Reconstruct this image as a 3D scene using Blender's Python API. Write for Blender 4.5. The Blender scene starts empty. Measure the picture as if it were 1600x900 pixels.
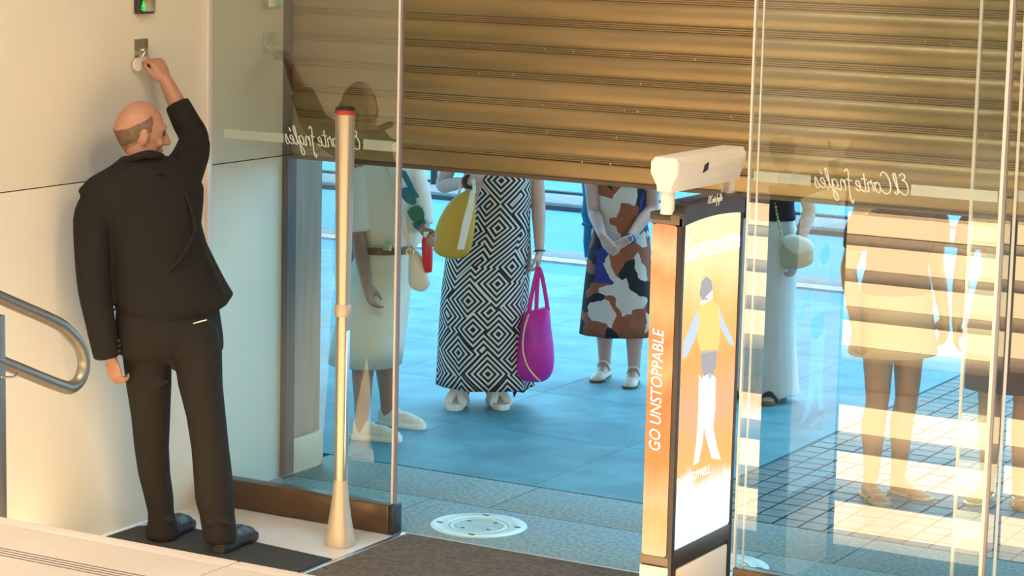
import bpy, bmesh, math, random
from mathutils import Vector, Matrix, noise
random.seed(7)
SC = bpy.context.scene
COL = SC.collection
V = Vector
# ------------------------------------------------------------------ camera
CAM = V((0.0, 0.0, 2.6))
YAW, PIT, ROL, FPX = math.radians(-29.504), math.radians(8.921), math.radians(1.3587), 3768.8
vd = V((math.sin(YAW) * math.cos(PIT), math.cos(YAW) * math.cos(PIT), -math.sin(PIT)))
r0 = V((math.cos(YAW), -math.sin(YAW), 0)); u0 = r0.cross(vd)
CR = r0 * math.cos(ROL) + u0 * math.sin(ROL); CU = -r0 * math.sin(ROL) + u0 * math.cos(ROL)
cd = bpy.data.cameras.new('camera'); cam = bpy.data.objects.new('camera', cd); COL.objects.link(cam)
cam.matrix_world = Matrix(((CR.x, CU.x, -vd.x, CAM.x), (CR.y, CU.y, -vd.y, CAM.y), (CR.z, CU.z, -vd.z, CAM.z), (0, 0, 0, 1)))
cd.sensor_width = 36; cd.lens = 36 * FPX / 1600; cd.clip_start = 0.05; cd.clip_end = 300
SC.camera = cam
# ------------------------------------------------------------------ world, sun, exposure
SC.view_settings.view_transform = 'Standard'; SC.view_settings.look = 'None'
SC.view_settings.exposure = 0.0; SC.view_settings.gamma = 1.0; SC.view_settings.use_curve_mapping = False
w = bpy.data.worlds.new('sky'); SC.world = w; w.use_nodes = True
bg = w.node_tree.nodes['Background']; bg.inputs[0].default_value = (0.37, 0.73, 1.0, 1); bg.inputs[1].default_value = 3.9
sl = bpy.data.lights.new('sun', 'SUN'); sl.energy = 1.0; sl.angle = math.radians(4); sl.color = (0.7, 0.92, 1.0)
sun = bpy.data.objects.new('sun', sl); COL.objects.link(sun); sun.location = (-4, 20, 20)
SUND = V((-0.10, -0.26, -1.0)).normalized()          # travel direction
sun.rotation_euler = SUND.to_track_quat('-Z', 'Y').to_euler()
def area(name, loc, sx, sy, power, color, target):
    l = bpy.data.lights.new(name, 'AREA'); l.shape = 'RECTANGLE'; l.size = sx; l.size_y = sy; l.energy = power; l.color = color
    o = bpy.data.objects.new(name, l); COL.objects.link(o); o.location = loc
    o.rotation_euler = (V(target) - V(loc)).to_track_quat('-Z', 'Y').to_euler(); return o
WARM = (1.0, 0.88, 0.71)
LAMPS = [(-4.6, 5.2, 75), (-2.0, 5.6, 70), (-4.6, 1.8, 55), (-1.6, 1.8, 45), (1.6, 4.6, 45)]
for (lx, ly, pw) in LAMPS:
    area('ceiling_lamp_light', (lx, ly, 4.33), 1.16, 0.56, pw, WARM, (lx, ly, 0))
# ------------------------------------------------------------------ pixel helpers (1600 x 900 frame) -> points at real depths
HV = V((vd.x, vd.y, 0)).normalized(); HR = r0.copy()
def ray(x, y): return CR * (x - 800) + CU * (450 - y) + vd * FPX
def gz(x, y, z=0.0):
    d = ray(x, y); return CAM + d * ((z - CAM.z) / d.z)
def onX(x, y, X):
    d = ray(x, y); return CAM + d * ((X - CAM.x) / d.x)
def onY(x, y, Y):
    d = ray(x, y); return CAM + d * ((Y - CAM.y) / d.y)
def wd(x, y, dep):
    d = ray(x, y); return CAM + d * (dep / d.dot(HV))
def dep(p): return (V(p) - CAM).dot(HV)
# ------------------------------------------------------------------ materials
MATS = {}
def mat(name, col, rough=0.6, metal=0.0, noise_amt=0.0, nscale=8.0, bump=0.0, bscale=60.0, spec=0.5, col2=None, stretch=None, coat=0.0, emit=None, estr=0.0):
    m = bpy.data.materials.new(name); m.use_nodes = True; nt = m.node_tree; b = nt.nodes['Principled BSDF']
    b.inputs['Base Color'].default_value = (*col, 1); b.inputs['Roughness'].default_value = rough; b.inputs['Metallic'].default_value = metal
    b.inputs['Specular IOR Level'].default_value = spec
    if coat: b.inputs['Coat Weight'].default_value = coat
    if emit: b.inputs['Emission Color'].default_value = (*emit, 1); b.inputs['Emission Strength'].default_value = estr
    if noise_amt or bump:
        tc = nt.nodes.new('ShaderNodeNewGeometry'); src = tc.outputs['Position']
        if stretch:
            mp = nt.nodes.new('ShaderNodeMapping'); mp.inputs['Scale'].default_value = stretch; nt.links.new(src, mp.inputs[0]); src = mp.outputs[0]
    if noise_amt:
        n = nt.nodes.new('ShaderNodeTexNoise'); n.inputs['Scale'].default_value = nscale; n.inputs['Detail'].default_value = 6
        nt.links.new(src, n.inputs['Vector'])
        r = nt.nodes.new('ShaderNodeValToRGB'); c2 = col2 or tuple(c * (1 - noise_amt) for c in col)
        r.color_ramp.elements[0].color = (*c2, 1); r.color_ramp.elements[1].color = (*col, 1)
        r.color_ramp.elements[0].position = 0.35; r.color_ramp.elements[1].position = 0.65
        nt.links.new(n.outputs['Fac'], r.inputs[0]); nt.links.new(r.outputs[0], b.inputs['Base Color'])
    if bump:
        n2 = nt.nodes.new('ShaderNodeTexNoise'); n2.inputs['Scale'].default_value = bscale; n2.inputs['Detail'].default_value = 4
        nt.links.new(src, n2.inputs['Vector']); bp = nt.nodes.new('ShaderNodeBump'); bp.inputs['Strength'].default_value = bump; bp.inputs['Distance'].default_value = 0.01
        nt.links.new(n2.outputs['Fac'], bp.inputs['Height']); nt.links.new(bp.outputs[0], b.inputs['Normal'])
    MATS[name] = m; return m
def emat(name, col, s):
    m = bpy.data.materials.new(name); m.use_nodes = True; nt = m.node_tree; nt.nodes.clear()
    e = nt.nodes.new('ShaderNodeEmission'); e.inputs[0].default_value = (*col, 1); e.inputs[1].default_value = s
    o = nt.nodes.new('ShaderNodeOutputMaterial'); nt.links.new(e.outputs[0], o.inputs[0]); MATS[name] = m; return m
def glassmat(name, tint, ior, extra=0.0):
    m = bpy.data.materials.new(name); m.use_nodes = True; nt = m.node_tree; nt.nodes.clear()
    t = nt.nodes.new('ShaderNodeBsdfTransparent'); t.inputs[0].default_value = (*tint, 1)
    g = nt.nodes.new('ShaderNodeBsdfGlossy'); g.inputs['Roughness'].default_value = 0.0; g.inputs[0].default_value = (1, 1, 1, 1)
    f = nt.nodes.new('ShaderNodeFresnel'); f.inputs[0].default_value = ior
    mx = nt.nodes.new('ShaderNodeMixShader'); o = nt.nodes.new('ShaderNodeOutputMaterial')
    ge = nt.nodes.new('ShaderNodeNewGeometry'); sb = nt.nodes.new('ShaderNodeMath'); sb.operation = 'SUBTRACT'; sb.inputs[0].default_value = 1.0; mu = nt.nodes.new('ShaderNodeMath'); mu.operation = 'MULTIPLY'
    nt.links.new(ge.outputs['Backfacing'], sb.inputs[1]); nt.links.new(f.outputs[0], mu.inputs[0]); nt.links.new(sb.outputs[0], mu.inputs[1]); nt.links.new(mu.outputs[0], mx.inputs[0]); nt.links.new(t.outputs[0], mx.inputs[1]); nt.links.new(g.outputs[0], mx.inputs[2]); nt.links.new(mx.outputs[0], o.inputs[0])
    MATS[name] = m; return m
mat('cream_wall', (0.80, 0.745, 0.64), 0.42, noise_amt=0.05, nscale=1.5, spec=0.35)
mat('joint', (0.16, 0.13, 0.09), 0.9)
mat('cream_stone', (0.60, 0.52, 0.45), 0.35, noise_amt=0.09, nscale=3)
mat('pale_stone', (0.72, 0.70, 0.68), 0.3, noise_amt=0.08, nscale=6)
mat('groove', (0.25, 0.21, 0.18), 0.8)
mat('black_mat', (0.035, 0.033, 0.033), 0.9, bump=0.5, bscale=300)
mat('brown_mat', (0.16, 0.135, 0.115), 0.95, noise_amt=0.35, nscale=40, bump=0.5, bscale=200)
mat('steel', (0.62, 0.62, 0.62), 0.28, 1.0, bump=0.04, bscale=200)
mat('brushed', (0.34, 0.31, 0.27), 0.42, 1.0)
mat('post_beige', (0.52, 0.43, 0.33), 0.45, 0.35)
mat('post_metal', (0.50, 0.43, 0.34), 0.36, 0.75)
mat('bronze', (0.34, 0.243, 0.125), 0.34, 0.6, noise_amt=0.28, nscale=2.0, col2=(0.26, 0.186, 0.095), stretch=(0.6, 3, 3))
mat('bronze_dark', (0.10, 0.075, 0.055), 0.5, 0.3)
mat('rail_brown', (0.12, 0.07, 0.04), 0.32, 0.5, noise_amt=0.2, nscale=4)
mat('dark_cap', (0.02, 0.018, 0.022), 0.4)
mat('granite', (0.25, 0.37, 0.37), 0.65, noise_amt=0.45, nscale=55, bump=0.15, bscale=120)
mat('slab', (0.095, 0.31, 0.38), 0.6, noise_amt=0.3, nscale=3.5, bump=0.08, bscale=80)
mat('slab2', (0.085, 0.295, 0.365), 0.6, noise_amt=0.3, nscale=4.5, bump=0.08, bscale=80)
mat('tile_dark', (0.13, 0.19, 0.20), 0.5, noise_amt=0.3, nscale=10)
mat('grout', (0.05, 0.055, 0.055), 0.9)
mat('street', (0.08, 0.27, 0.40), 0.8, noise_amt=0.12, nscale=1.5)
mat('kerb', (0.22, 0.23, 0.24), 0.8, noise_amt=0.2, nscale=10)
mat('kerb_pink', (0.50, 0.38, 0.38), 0.8, noise_amt=0.2, nscale=10)
mat('pilaster', (0.27, 0.24, 0.20), 0.5, noise_amt=0.25, nscale=5, stretch=(1, 6, 0.4))
mat('plinth', (0.55, 0.52, 0.42), 0.5, noise_amt=0.08, nscale=5)
mat('hatch', (0.56, 0.72, 0.66), 0.38, 0.25, noise_amt=0.12, nscale=12)
mat('hatch_in', (0.42, 0.56, 0.52), 0.42, 0.3, noise_amt=0.2, nscale=20)
mat('glass_edge', (0.72, 0.68, 0.66), 0.25, 0.1)
mat('glass_edge_dark', (0.25, 0.22, 0.24), 0.3, 0.2)
mat('frost', (0.80, 0.78, 0.74), 0.6)
glassmat('glass', (0.90, 0.955, 0.935), 2.35)
glassmat('glass_door', (0.93, 0.97, 0.96), 2.2)
mat('plaster', (0.62, 0.58, 0.52), 0.8)
mat('facade', (0.45, 0.45, 0.43), 0.8, noise_amt=0.1)
mat('frame_dark', (0.045, 0.036, 0.036), 0.38, 0.2)
mat('frame_brown', (0.16, 0.115, 0.085), 0.4, 0.2)
mat('panel_cream', (0.70, 0.60, 0.50), 0.45)
mat('white_plastic', (0.82, 0.76, 0.70), 0.35, noise_amt=0.03)
mat('black', (0.01, 0.01, 0.01), 0.5)
mat('red_ring', (0.35, 0.03, 0.025), 0.4)
emat('riser_light', (1.0, 0.71, 0.37), 7.2)
emat('lamp_panel', (1.0, 0.88, 0.70), 6.0)
emat('green_led', (0.05, 0.9, 0.12), 1.2)
emat('print_white', (1.0, 0.97, 0.9), 1.5)
mat('logo_white', (0.75, 0.75, 0.75), 0.5)
# cloth and skin
mat('suit', (0.0115, 0.0098, 0.0088), 0.85, bump=0.25, bscale=25, spec=0.3)
mat('suit_trousers', (0.014, 0.0115, 0.010), 0.85, bump=0.25, bscale=25, spec=0.3)
mat('black_shoe', (0.02, 0.02, 0.024), 0.35)
mat('skin_man', (0.44, 0.225, 0.145), 0.5, noise_amt=0.12, nscale=25)
mat('skin_a', (0.42, 0.23, 0.16), 0.5, noise_amt=0.08, nscale=20)
mat('skin_b', (0.62, 0.40, 0.33), 0.5, noise_amt=0.08, nscale=20)
mat('skin_c', (0.58, 0.36, 0.29), 0.5, noise_amt=0.08, nscale=20)
mat('skin_tan', (0.48, 0.27, 0.15), 0.5, noise_amt=0.08, nscale=20)
mat('hair_short', (0.12, 0.075, 0.055), 0.8, noise_amt=0.4, nscale=40, col2=(0.19, 0.11, 0.075))
mat('hair_stubble', (0.34, 0.19, 0.13), 0.8, noise_amt=0.3, nscale=40, col2=(0.27, 0.15, 0.10))
mat('hair_brown', (0.07, 0.04, 0.025), 0.6, noise_amt=0.3, nscale=60)
mat('hair_grey', (0.32, 0.30, 0.28), 0.6, noise_amt=0.3, nscale=60)
mat('eye', (0.03, 0.02, 0.015), 0.2)
mat('cream_cloth', (0.80, 0.76, 0.66), 0.8, bump=0.2, bscale=30)
mat('cream_skirt', (0.74, 0.70, 0.58), 0.8, bump=0.15, bscale=25)
mat('leaf_teal', (0.03, 0.16, 0.20), 0.8)
mat('leaf_green', (0.03, 0.17, 0.10), 0.8)
mat('belt', (0.16, 0.08, 0.03), 0.5)
mat('beige_leather', (0.72, 0.62, 0.48), 0.5, bump=0.1, bscale=60)
mat('gold', (0.75, 0.55, 0.25), 0.3, 1.0)
mat('sneaker', (0.66, 0.68, 0.58), 0.6, bump=0.2, bscale=90)
mat('rubber_white', (0.80, 0.79, 0.75), 0.6)
mat('red_bottle', (0.60, 0.02, 0.02), 0.35)
mat('mustard', (0.60, 0.32, 0.035), 0.8, bump=0.15, bscale=60)
mat('magenta', (0.62, 0.02, 0.32), 0.45, noise_amt=0.35, nscale=9, col2=(0.42, 0.02, 0.36))
mat('magenta_strap', (0.62, 0.01, 0.28), 0.5)
mat('zip', (0.80, 0.55, 0.25), 0.4, 0.4)
mat('bracelet', (0.30, 0.03, 0.02), 0.4)
mat('watch_blue', (0.05, 0.09, 0.25), 0.2)
mat('blue_shirt', (0.02, 0.20, 0.40), 0.8, bump=0.3, bscale=18)
mat('jeans', (0.05, 0.08, 0.16), 0.9)
mat('black_cloth', (0.014, 0.013, 0.016), 0.85, bump=0.2, bscale=30)
mat('brown_cloth', (0.09, 0.035, 0.022), 0.85, bump=0.2, bscale=30)
mat('tan_cloth', (0.55, 0.38, 0.22), 0.85, bump=0.2, bscale=30)
mat('white_trousers', (0.74, 0.73, 0.71), 0.8, bump=0.25, bscale=12)
mat('khaki_leather', (0.50, 0.42, 0.27), 0.5)
mat('cream_leather', (0.78, 0.74, 0.64), 0.45)
mat('dark_green', (0.01, 0.06, 0.03), 0.7)
mat('lilac', (0.5, 0.45, 0.62), 0.8)

def patterned(name, build):
    m = bpy.data.materials.new(name); m.use_nodes = True; nt = m.node_tree; b = nt.nodes['Principled BSDF']; b.inputs['Roughness'].default_value = 0.8
    uv = nt.nodes.new('ShaderNodeUVMap'); build(nt, uv.outputs[0], b); MATS[name] = m; return m
def N(nt, t, **kw):
    n = nt.nodes.new(t)
    for k, v in kw.items(): setattr(n, k, v)
    return n
def zigzag(nt, uv, b):
    vo = N(nt, 'ShaderNodeTexVoronoi', voronoi_dimensions='2D', distance='MANHATTAN'); vo.inputs['Scale'].default_value = 5.4; vo.inputs['Randomness'].default_value = 0.78
    nt.links.new(uv, vo.inputs['Vector'])
    mu = N(nt, 'ShaderNodeMath', operation='MULTIPLY'); mu.inputs[1].default_value = 6.0; nt.links.new(vo.outputs['Distance'], mu.inputs[0])
    fr = N(nt, 'ShaderNodeMath', operation='FRACT'); nt.links.new(mu.outputs[0], fr.inputs[0])
    gt = N(nt, 'ShaderNodeMath', operation='GREATER_THAN'); gt.inputs[1].default_value = 0.55; nt.links.new(fr.outputs[0], gt.inputs[0])
    mx = N(nt, 'ShaderNodeMix', data_type='RGBA'); mx.inputs['A'].default_value = (0.012, 0.011, 0.014, 1); mx.inputs['B'].default_value = (0.70, 0.66, 0.62, 1)
    nt.links.new(gt.outputs[0], mx.inputs['Factor']); nt.links.new(mx.outputs['Result'], b.inputs['Base Color'])
patterned('zigzag_print', zigzag)
def patches(nt, uv, b):
    ns = N(nt, 'ShaderNodeTexNoise'); ns.inputs['Scale'].default_value = 5; nt.links.new(uv, ns.inputs['Vector'])
    ad = N(nt, 'ShaderNodeMix', data_type='RGBA', blend_type='LINEAR_LIGHT'); ad.inputs['Factor'].default_value = 0.09
    nt.links.new(uv, ad.inputs['A']); nt.links.new(ns.outputs['Color'], ad.inputs['B'])
    vo = N(nt, 'ShaderNodeTexVoronoi', voronoi_dimensions='2D', distance='CHEBYCHEV'); vo.inputs['Scale'].default_value = 11.5; vo.inputs['Randomness'].default_value = 1.0
    nt.links.new(ad.outputs['Result'], vo.inputs['Vector'])
    sp = N(nt, 'ShaderNodeSeparateColor'); nt.links.new(vo.outputs['Color'], sp.inputs[0])
    cr = N(nt, 'ShaderNodeValToRGB'); cr.color_ramp.interpolation = 'CONSTANT'
    e = cr.color_ramp.elements; cols = [(0.0, (0.62, 0.55, 0.48)), (0.24, (0.30, 0.085, 0.035)), (0.50, (0.014, 0.011, 0.013)), (0.70, (0.62, 0.56, 0.50)), (0.80, (0.03, 0.035, 0.20)), (0.88, (0.34, 0.10, 0.045))]
    e[0].position = 0; e[0].color = (*cols[0][1], 1); e[1].position = cols[1][0]; e[1].color = (*cols[1][1], 1)
    for p, c in cols[2:]:
        q = e.new(p); q.color = (*c, 1)
    nt.links.new(sp.outputs[0], cr.inputs[0]); nt.links.new(cr.outputs[0], b.inputs['Base Color'])
patterned('patch_print', patches)
# ------------------------------------------------------------------ object helpers
def link(o, parent=None):
    COL.objects.link(o)
    if parent is not None:
        o.parent = parent; o.matrix_parent_inverse = Matrix.Translation(-parent.location)
    return o
def tag(o, label=None, cat=None, group=None, kind=None):
    if label: o['label'] = label
    if cat: o['category'] = cat
    if group: o['group'] = group
    if kind: o['kind'] = kind
    return o
def thing(name, loc, label, cat, group=None):
    o = bpy.data.objects.new(name, None); o.empty_display_size = 0.1; o.location = loc; COL.objects.link(o); return tag(o, label, cat, group)
def build(name, bm, m, parent=None, smooth=False, auto=None):
    bmesh.ops.recalc_face_normals(bm, faces=bm.faces[:])
    me = bpy.data.meshes.new(name); bm.to_mesh(me); bm.free()
    for mm in (m if isinstance(m, (list, tuple)) else [m]): me.materials.append(MATS[mm])
    if smooth:
        for p in me.polygons: p.use_smooth = True
        if auto is not None:
            me.set_sharp_from_angle(angle=math.radians(auto))
    return link(bpy.data.objects.new(name, me), parent)
def solid(name, bm, m, parent=None, voxel=0.01, it=4):
    """union of overlapping closed shapes as one continuous smooth skin"""
    bmesh.ops.recalc_face_normals(bm, faces=bm.faces[:])
    me = bpy.data.meshes.new(name); bm.to_mesh(me); bm.free()
    o = bpy.data.objects.new(name, me); COL.objects.link(o)
    md = o.modifiers.new('r', 'REMESH'); md.mode = 'VOXEL'; md.voxel_size = voxel
    ms = o.modifiers.new('s', 'SMOOTH'); ms.factor = 0.5; ms.iterations = it
    dg = bpy.context.evaluated_depsgraph_get(); me2 = bpy.data.meshes.new_from_object(o.evaluated_get(dg))
    o.modifiers.clear(); o.data = me2; bpy.data.meshes.remove(me); me2.name = name
    me2.materials.clear(); me2.materials.append(MATS[m])
    for p in me2.polygons: p.use_smooth = True
    if parent is not None:
        o.parent = parent; o.matrix_parent_inverse = Matrix.Translation(-parent.location)
    return o
def box(bm, x0, x1, y0, y1, z0, z1, bev=0.0):
    r = bmesh.ops.create_cube(bm, size=1.0); vs = r['verts']
    for v in vs: v.co = V(((x0 + x1) / 2 + v.co.x * (x1 - x0), (y0 + y1) / 2 + v.co.y * (y1 - y0), (z0 + z1) / 2 + v.co.z * (z1 - z0)))
    if bev: bmesh.ops.bevel(bm, geom=list({e for v in vs for e in v.link_edges}), offset=bev, segments=2, affect='EDGES', profile=0.5)
    return vs
def B(name, x0, x1, y0, y1, z0, z1, m, parent=None, bev=0.0):
    bm = bmesh.new(); box(bm, x0, x1, y0, y1, z0, z1, bev); return build(name, bm, m, parent, smooth=bev > 0, auto=35)
def loft(bm, rings, cap=True, uvs=None):
    L = [[bm.verts.new(p) for p in r] for r in rings]; n = len(L[0]); uvl = bm.loops.layers.uv.verify() if uvs else None
    for i in range(len(L) - 1):
        for j in range(n):
            k = (j + 1) % n
            f = bm.faces.new((L[i][j], L[i][k], L[i + 1][k], L[i + 1][j]))
            if uvs:
                idx = [(i, j), (i, j + 1), (i + 1, j + 1), (i + 1, j)]
                for lp, (a, c) in zip(f.loops, idx): lp[uvl].uv = uvs[a][c]
    if cap:
        bm.faces.new(L[0]); bm.faces.new(L[-1])
    return L
def ell(c, u, v, n=20, f=None):
    out = []
    for i in range(n):
        t = 2 * math.pi * i / n; s = f(t) if f else 1.0
        out.append(c + u * (math.cos(t) * s) + v * (math.sin(t) * s))
    return out
def cr_sample(pts, rad, sub):
    P = [V(p) for p in pts]; out = []; n = len(P)
    for i in range(n - 1):
        p0, p1, p2, p3 = P[max(i - 1, 0)], P[i], P[i + 1], P[min(i + 2, n - 1)]
        for s in range(sub):
            t = s / sub
            q = 0.5 * ((2 * p1) + (p2 - p0) * t + (2 * p0 - 5 * p1 + 4 * p2 - p3) * t * t + (3 * p1 - p0 - 3 * p2 + p3) * t ** 3)
            out.append((q, rad[i] + (rad[i + 1] - rad[i]) * t))
    out.append((P[-1], rad[-1])); return out
def limb(bm, pts, rad, n=12, sub=4, round_ends=True, flat=1.0, fdir=None):
    if not isinstance(rad, (list, tuple)): rad = [rad] * len(pts)
    S = cr_sample(pts, rad, sub) if len(pts) > 2 and sub > 1 else [(V(p), r) for p, r in zip(pts, rad)]
    T = []
    for i in range(len(S)):
        a = S[max(i - 1, 0)][0]; c = S[min(i + 1, len(S) - 1)][0]; T.append((c - a).normalized())
    up = V((0, 0, 1)) if abs(T[0].z) < 0.9 else V((0, 1, 0))
    if fdir is not None: up = V(fdir)
    u = T[0].cross(up).normalized(); rings = []
    for i, (p, r) in enumerate(S):
        if fdir is not None: u = T[i].cross(up).normalized()
        else: u = (u - T[i] * u.dot(T[i])).normalized()
        v = T[i].cross(u)
        if i == 0 and round_ends:
            for a in (75, 45, 20): rings.append(ell(p - T[0] * r * math.sin(math.radians(a)), u * r * math.cos(math.radians(a)), v * r * flat * math.cos(math.radians(a)), n))
        rings.append(ell(p, u * r, v * r * flat, n))
        if i == len(S) - 1 and round_ends:
            for a in (20, 45, 75): rings.append(ell(p + T[-1] * r * math.sin(math.radians(a)), u * r * math.cos(math.radians(a)), v * r * flat * math.cos(math.radians(a)), n))
    loft(bm, rings)
def ball(bm, c, r, ax=None, seg=14):
    rx, ry, rz = (r, r, r) if not isinstance(r, (tuple, list)) else r
    A = ax or (V((1, 0, 0)), V((0, 1, 0)), V((0, 0, 1)))
    res = bmesh.ops.create_uvsphere(bm, u_segments=seg, v_segments=seg // 2 + 2, radius=1.0)
    for v in res['verts']: v.co = V(c) + A[0] * v.co.x * rx + A[1] * v.co.y * ry + A[2] * v.co.z * rz
def prism(bm, poly, off):
    """closed polygon extruded by the vector off"""
    a = [bm.verts.new(p) for p in poly]; b = [bm.verts.new(V(p) + off) for p in poly]; n = len(a)
    bm.faces.new(a); bm.faces.new(b)
    for i in range(n): bm.faces.new((a[i], a[(i + 1) % n], b[(i + 1) % n], b[i]))
def pillow(bm, outline, nrm, thick, steps=6, p=0.55):
    """puffed bag body: outline is a closed loop of points, nrm the facing direction"""
    c = V((0, 0, 0))
    for q in outline: c += q
    c /= len(outline); rings = []
    for i in range(-steps, steps + 1):
        a = i / steps * 0.985; s = (1 - abs(a) ** 2.2) ** p
        s = max(s, 0.05); h = math.copysign(thick / 2 * abs(a) ** 0.9, a)
        rings.append([c + (q - c) * s + nrm * h for q in outline])
    loft(bm, rings)
def smooth_loop(pts, sub=3):
    P = [V(p) for p in pts]; n = len(P); out = []
    for i in range(n):
        p0, p1, p2, p3 = P[i - 1], P[i], P[(i + 1) % n], P[(i + 2) % n]
        for s in range(sub):
            t = s / sub
            out.append(0.5 * ((2 * p1) + (p2 - p0) * t + (2 * p0 - 5 * p1 + 4 * p2 - p3) * t * t + (3 * p1 - p0 - 3 * p2 + p3) * t ** 3))
    return out
def text_mesh(name, body, size, M, m, parent=None, shear=0.0, extrude=0.001, width=None, bold=0.0):
    cu = bpy.data.curves.new(name, 'FONT'); cu.body = body; cu.size = size; cu.shear = shear; cu.extrude = extrude; cu.offset = bold; cu.align_x = 'CENTER'; cu.align_y = 'CENTER'; cu.resolution_u = 3
    o = bpy.data.objects.new(name, cu); COL.objects.link(o)
    dg = bpy.context.evaluated_depsgraph_get(); me = bpy.data.meshes.new_from_object(o.evaluated_get(dg)); bpy.data.objects.remove(o)
    if width:
        xs = [v.co.x for v in me.vertices]; k = width / (max(xs) - min(xs)); me.transform(Matrix.Diagonal((k, 1, 1, 1)))
    me.transform(M); me.materials.clear(); me.materials.append(MATS[m]); me.name = name
    return link(bpy.data.objects.new(name, me), parent)
# ================================================================== the setting
XW = -6.23
def S(o): o['kind'] = 'structure'; return o
# floor of the entrance lobby
S(B('floor', XW, 6.0, 4.4, 8.345, -0.12, 0.0, 'pale_stone'))
fl = S(B('floor_threshold', -6.6, 6.0, 8.345, 9.405, -0.12, -0.012, 'grout'))
x = -6.6
for k, wdt in enumerate([1.15, 1.62, 1.4, 1.5, 1.3, 1.4, 1.5, 1.6]):
    B('granite_slab', x + 0.003, x + wdt - 0.003, 8.35, 8.942, -0.05, 0.0, 'granite', fl, 0.002)
    B('granite_slab', x + 0.3, x + wdt + 0.294, 8.95, 9.402, -0.05, 0.0, 'granite', fl, 0.002)
    x += wdt
# pavement outside
pv = S(B('floor_pavement', -30, 10, 9.41, 15.72, -0.16, -0.012, 'street'))
gm = S(B('floor_street', -60, 40, 15.7, 70, -0.2, -0.02, 'street'))
bm = bmesh.new(); box(bm, 0.0015, 0.9985, 0.0015, 0.9635, -0.05, 0.0, 0.001); s1 = build('paving_slab', bm, 'slab', pv)
s1.location = (-5.2, 9.415, 0); s1.scale.x = 0.705
me2 = s1.data.copy(); me2.materials.clear(); me2.materials.append(MATS['slab2'])
for r in range(6):
    for c in range(0, 9):
        if r == 0 and c == 0: continue
        o = s1.copy(); COL.objects.link(o); o.name = 'paving_slab'
        o.data = s1.data if (r * 3 + c * 5) % 4 else me2
        o.location = (-5.2 - c, 9.415 + r * 0.965, 0); o.scale.x = 0.705 if c == 0 else 1.0
# small dark tiles
tp = S(B('floor_tile_bed', -4.487, 3.0, 9.41, 13.2, -0.1, -0.008, 'grout'))
bm = bmesh.new(); box(bm, 0.005, 0.113, 0.005, 0.113, -0.03, 0.0, 0.003); t1 = build('tile', bm, 'tile_dark', tp)
t1.location = (-4.48, 9.415, 0); first = True
for r in range(19):
    for c in range(15):
        if r == 0 and c == 0: continue
        o = t1.copy(); COL.objects.link(o); o.location = (-4.48 + c * 0.118, 9.415 + r * 0.118, random.uniform(-0.0015, 0.001))
bm = bmesh.new()
for r in range(32):
    for c in range(60):
        if r < 19 and c < 15: continue
        box(bm, -4.48 + c * 0.118 + .005, -4.48 + c * 0.118 + .113, 9.415 + r * 0.118 + .005, 9.415 + r * 0.118 + .113, -0.02, 0.0)
o = build('tile_field', bm, 'tile_dark', tp); o['kind'] = 'stuff'
# kerbs
kb = S(B('trim_1', -40, 20, 15.72, 15.9, -0.16, 0.004, 'kerb_pink'))
kc = S(B('trim_2', -40, 20, 15.905, 16.25, -0.16, -0.004, 'grout'))
for k in range(16):
    B('kerb_stone', -20 + k * 1.3 + .006, -20 + (k + 1) * 1.3 - .006, 15.91, 16.24, -0.15, 0.006, 'kerb', kc, 0.01)
kd = S(B('trim_3', -40, 20, 18.6, 19.2, -0.2, 0.02, 'grout'))
for k in range(16):
    B('kerb_stone', -24 + k * 1.3 + .006, -24 + (k + 1) * 1.3 - .006, 18.61, 19.19, -0.15, 0.05, 'kerb', kd, 0.015)
S(B('trim_4', -40, 20, 19.74, 19.82, -0.2, 0.0, 'grout'))
# street bollard beyond the road
p = gz(678, 296); bo = thing('street_bollard', (p.x, p.y, 0), 'thin dark street post at far kerb behind the woman with the yellow bag', 'bollard')
bm = bmesh.new(); limb(bm, [(p.x, p.y, -0.02), (p.x, p.y, 0.9)], 0.035, round_ends=False); build('post', bm, 'frame_dark', bo, True, 40)
bm = bmesh.new(); ball(bm, (p.x, p.y, 0.9), (0.045, 0.045, 0.04)); build('post_cap', bm, 'frame_dark', bo, True)
# left wall, clad with panels
wl = S(B('wall_left', -6.62, XW - 0.016, -6, 8.955, 0.0, 4.5, 'joint'))
for (y0, y1) in ((-6, -1.2), (-1.2, 3.6), (3.6, 8.95)):
    for (z0, z1) in ((0.0, 1.479), (1.4835, 2.96), (2.9645, 4.45)):
        B('wall_panel', XW - 0.0155, XW, y0 + 0.002, y1 - 0.002, z0, z1, 'cream_wall', wl, 0.0015)
# outer pilaster of the doorway
pl = S(B('wall_pilaster', -6.62, XW, 8.957, 9.205, 0.168, 2.98, 'pilaster'))
B('plinth', -6.63, XW + 0.012, 8.965, 9.222, 0.0, 0.163, 'plinth', pl, 0.004)
# facade, canopy, ceiling and the rest of the hall
S(B('wall_front', -16, 7, 8.82, 9.2, 2.97, 6.5, 'facade'))
S(B('wall_front_right', -0.35, 7, 8.82, 9.2, 0.0, 2.97, 'facade'))
S(B('wall_front_left', -16, -6.63, 8.85, 9.2, 0.0, 2.97, 'facade'))
S(B('ceiling_canopy', -16, 7, 9.2, 11.85, 4.1, 4.3, 'facade'))
S(B('ceiling', -6.6, 6.3, -6, 8.82, 4.36, 4.6, 'plaster'))
S(B('wall_back', -6.6, 6.3, -6.3, -6, 0, 4.5, 'plaster'))
S(B('wall_right', 6.0, 6.3, -6, 8.82, 0, 4.5, 'plaster'))
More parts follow.
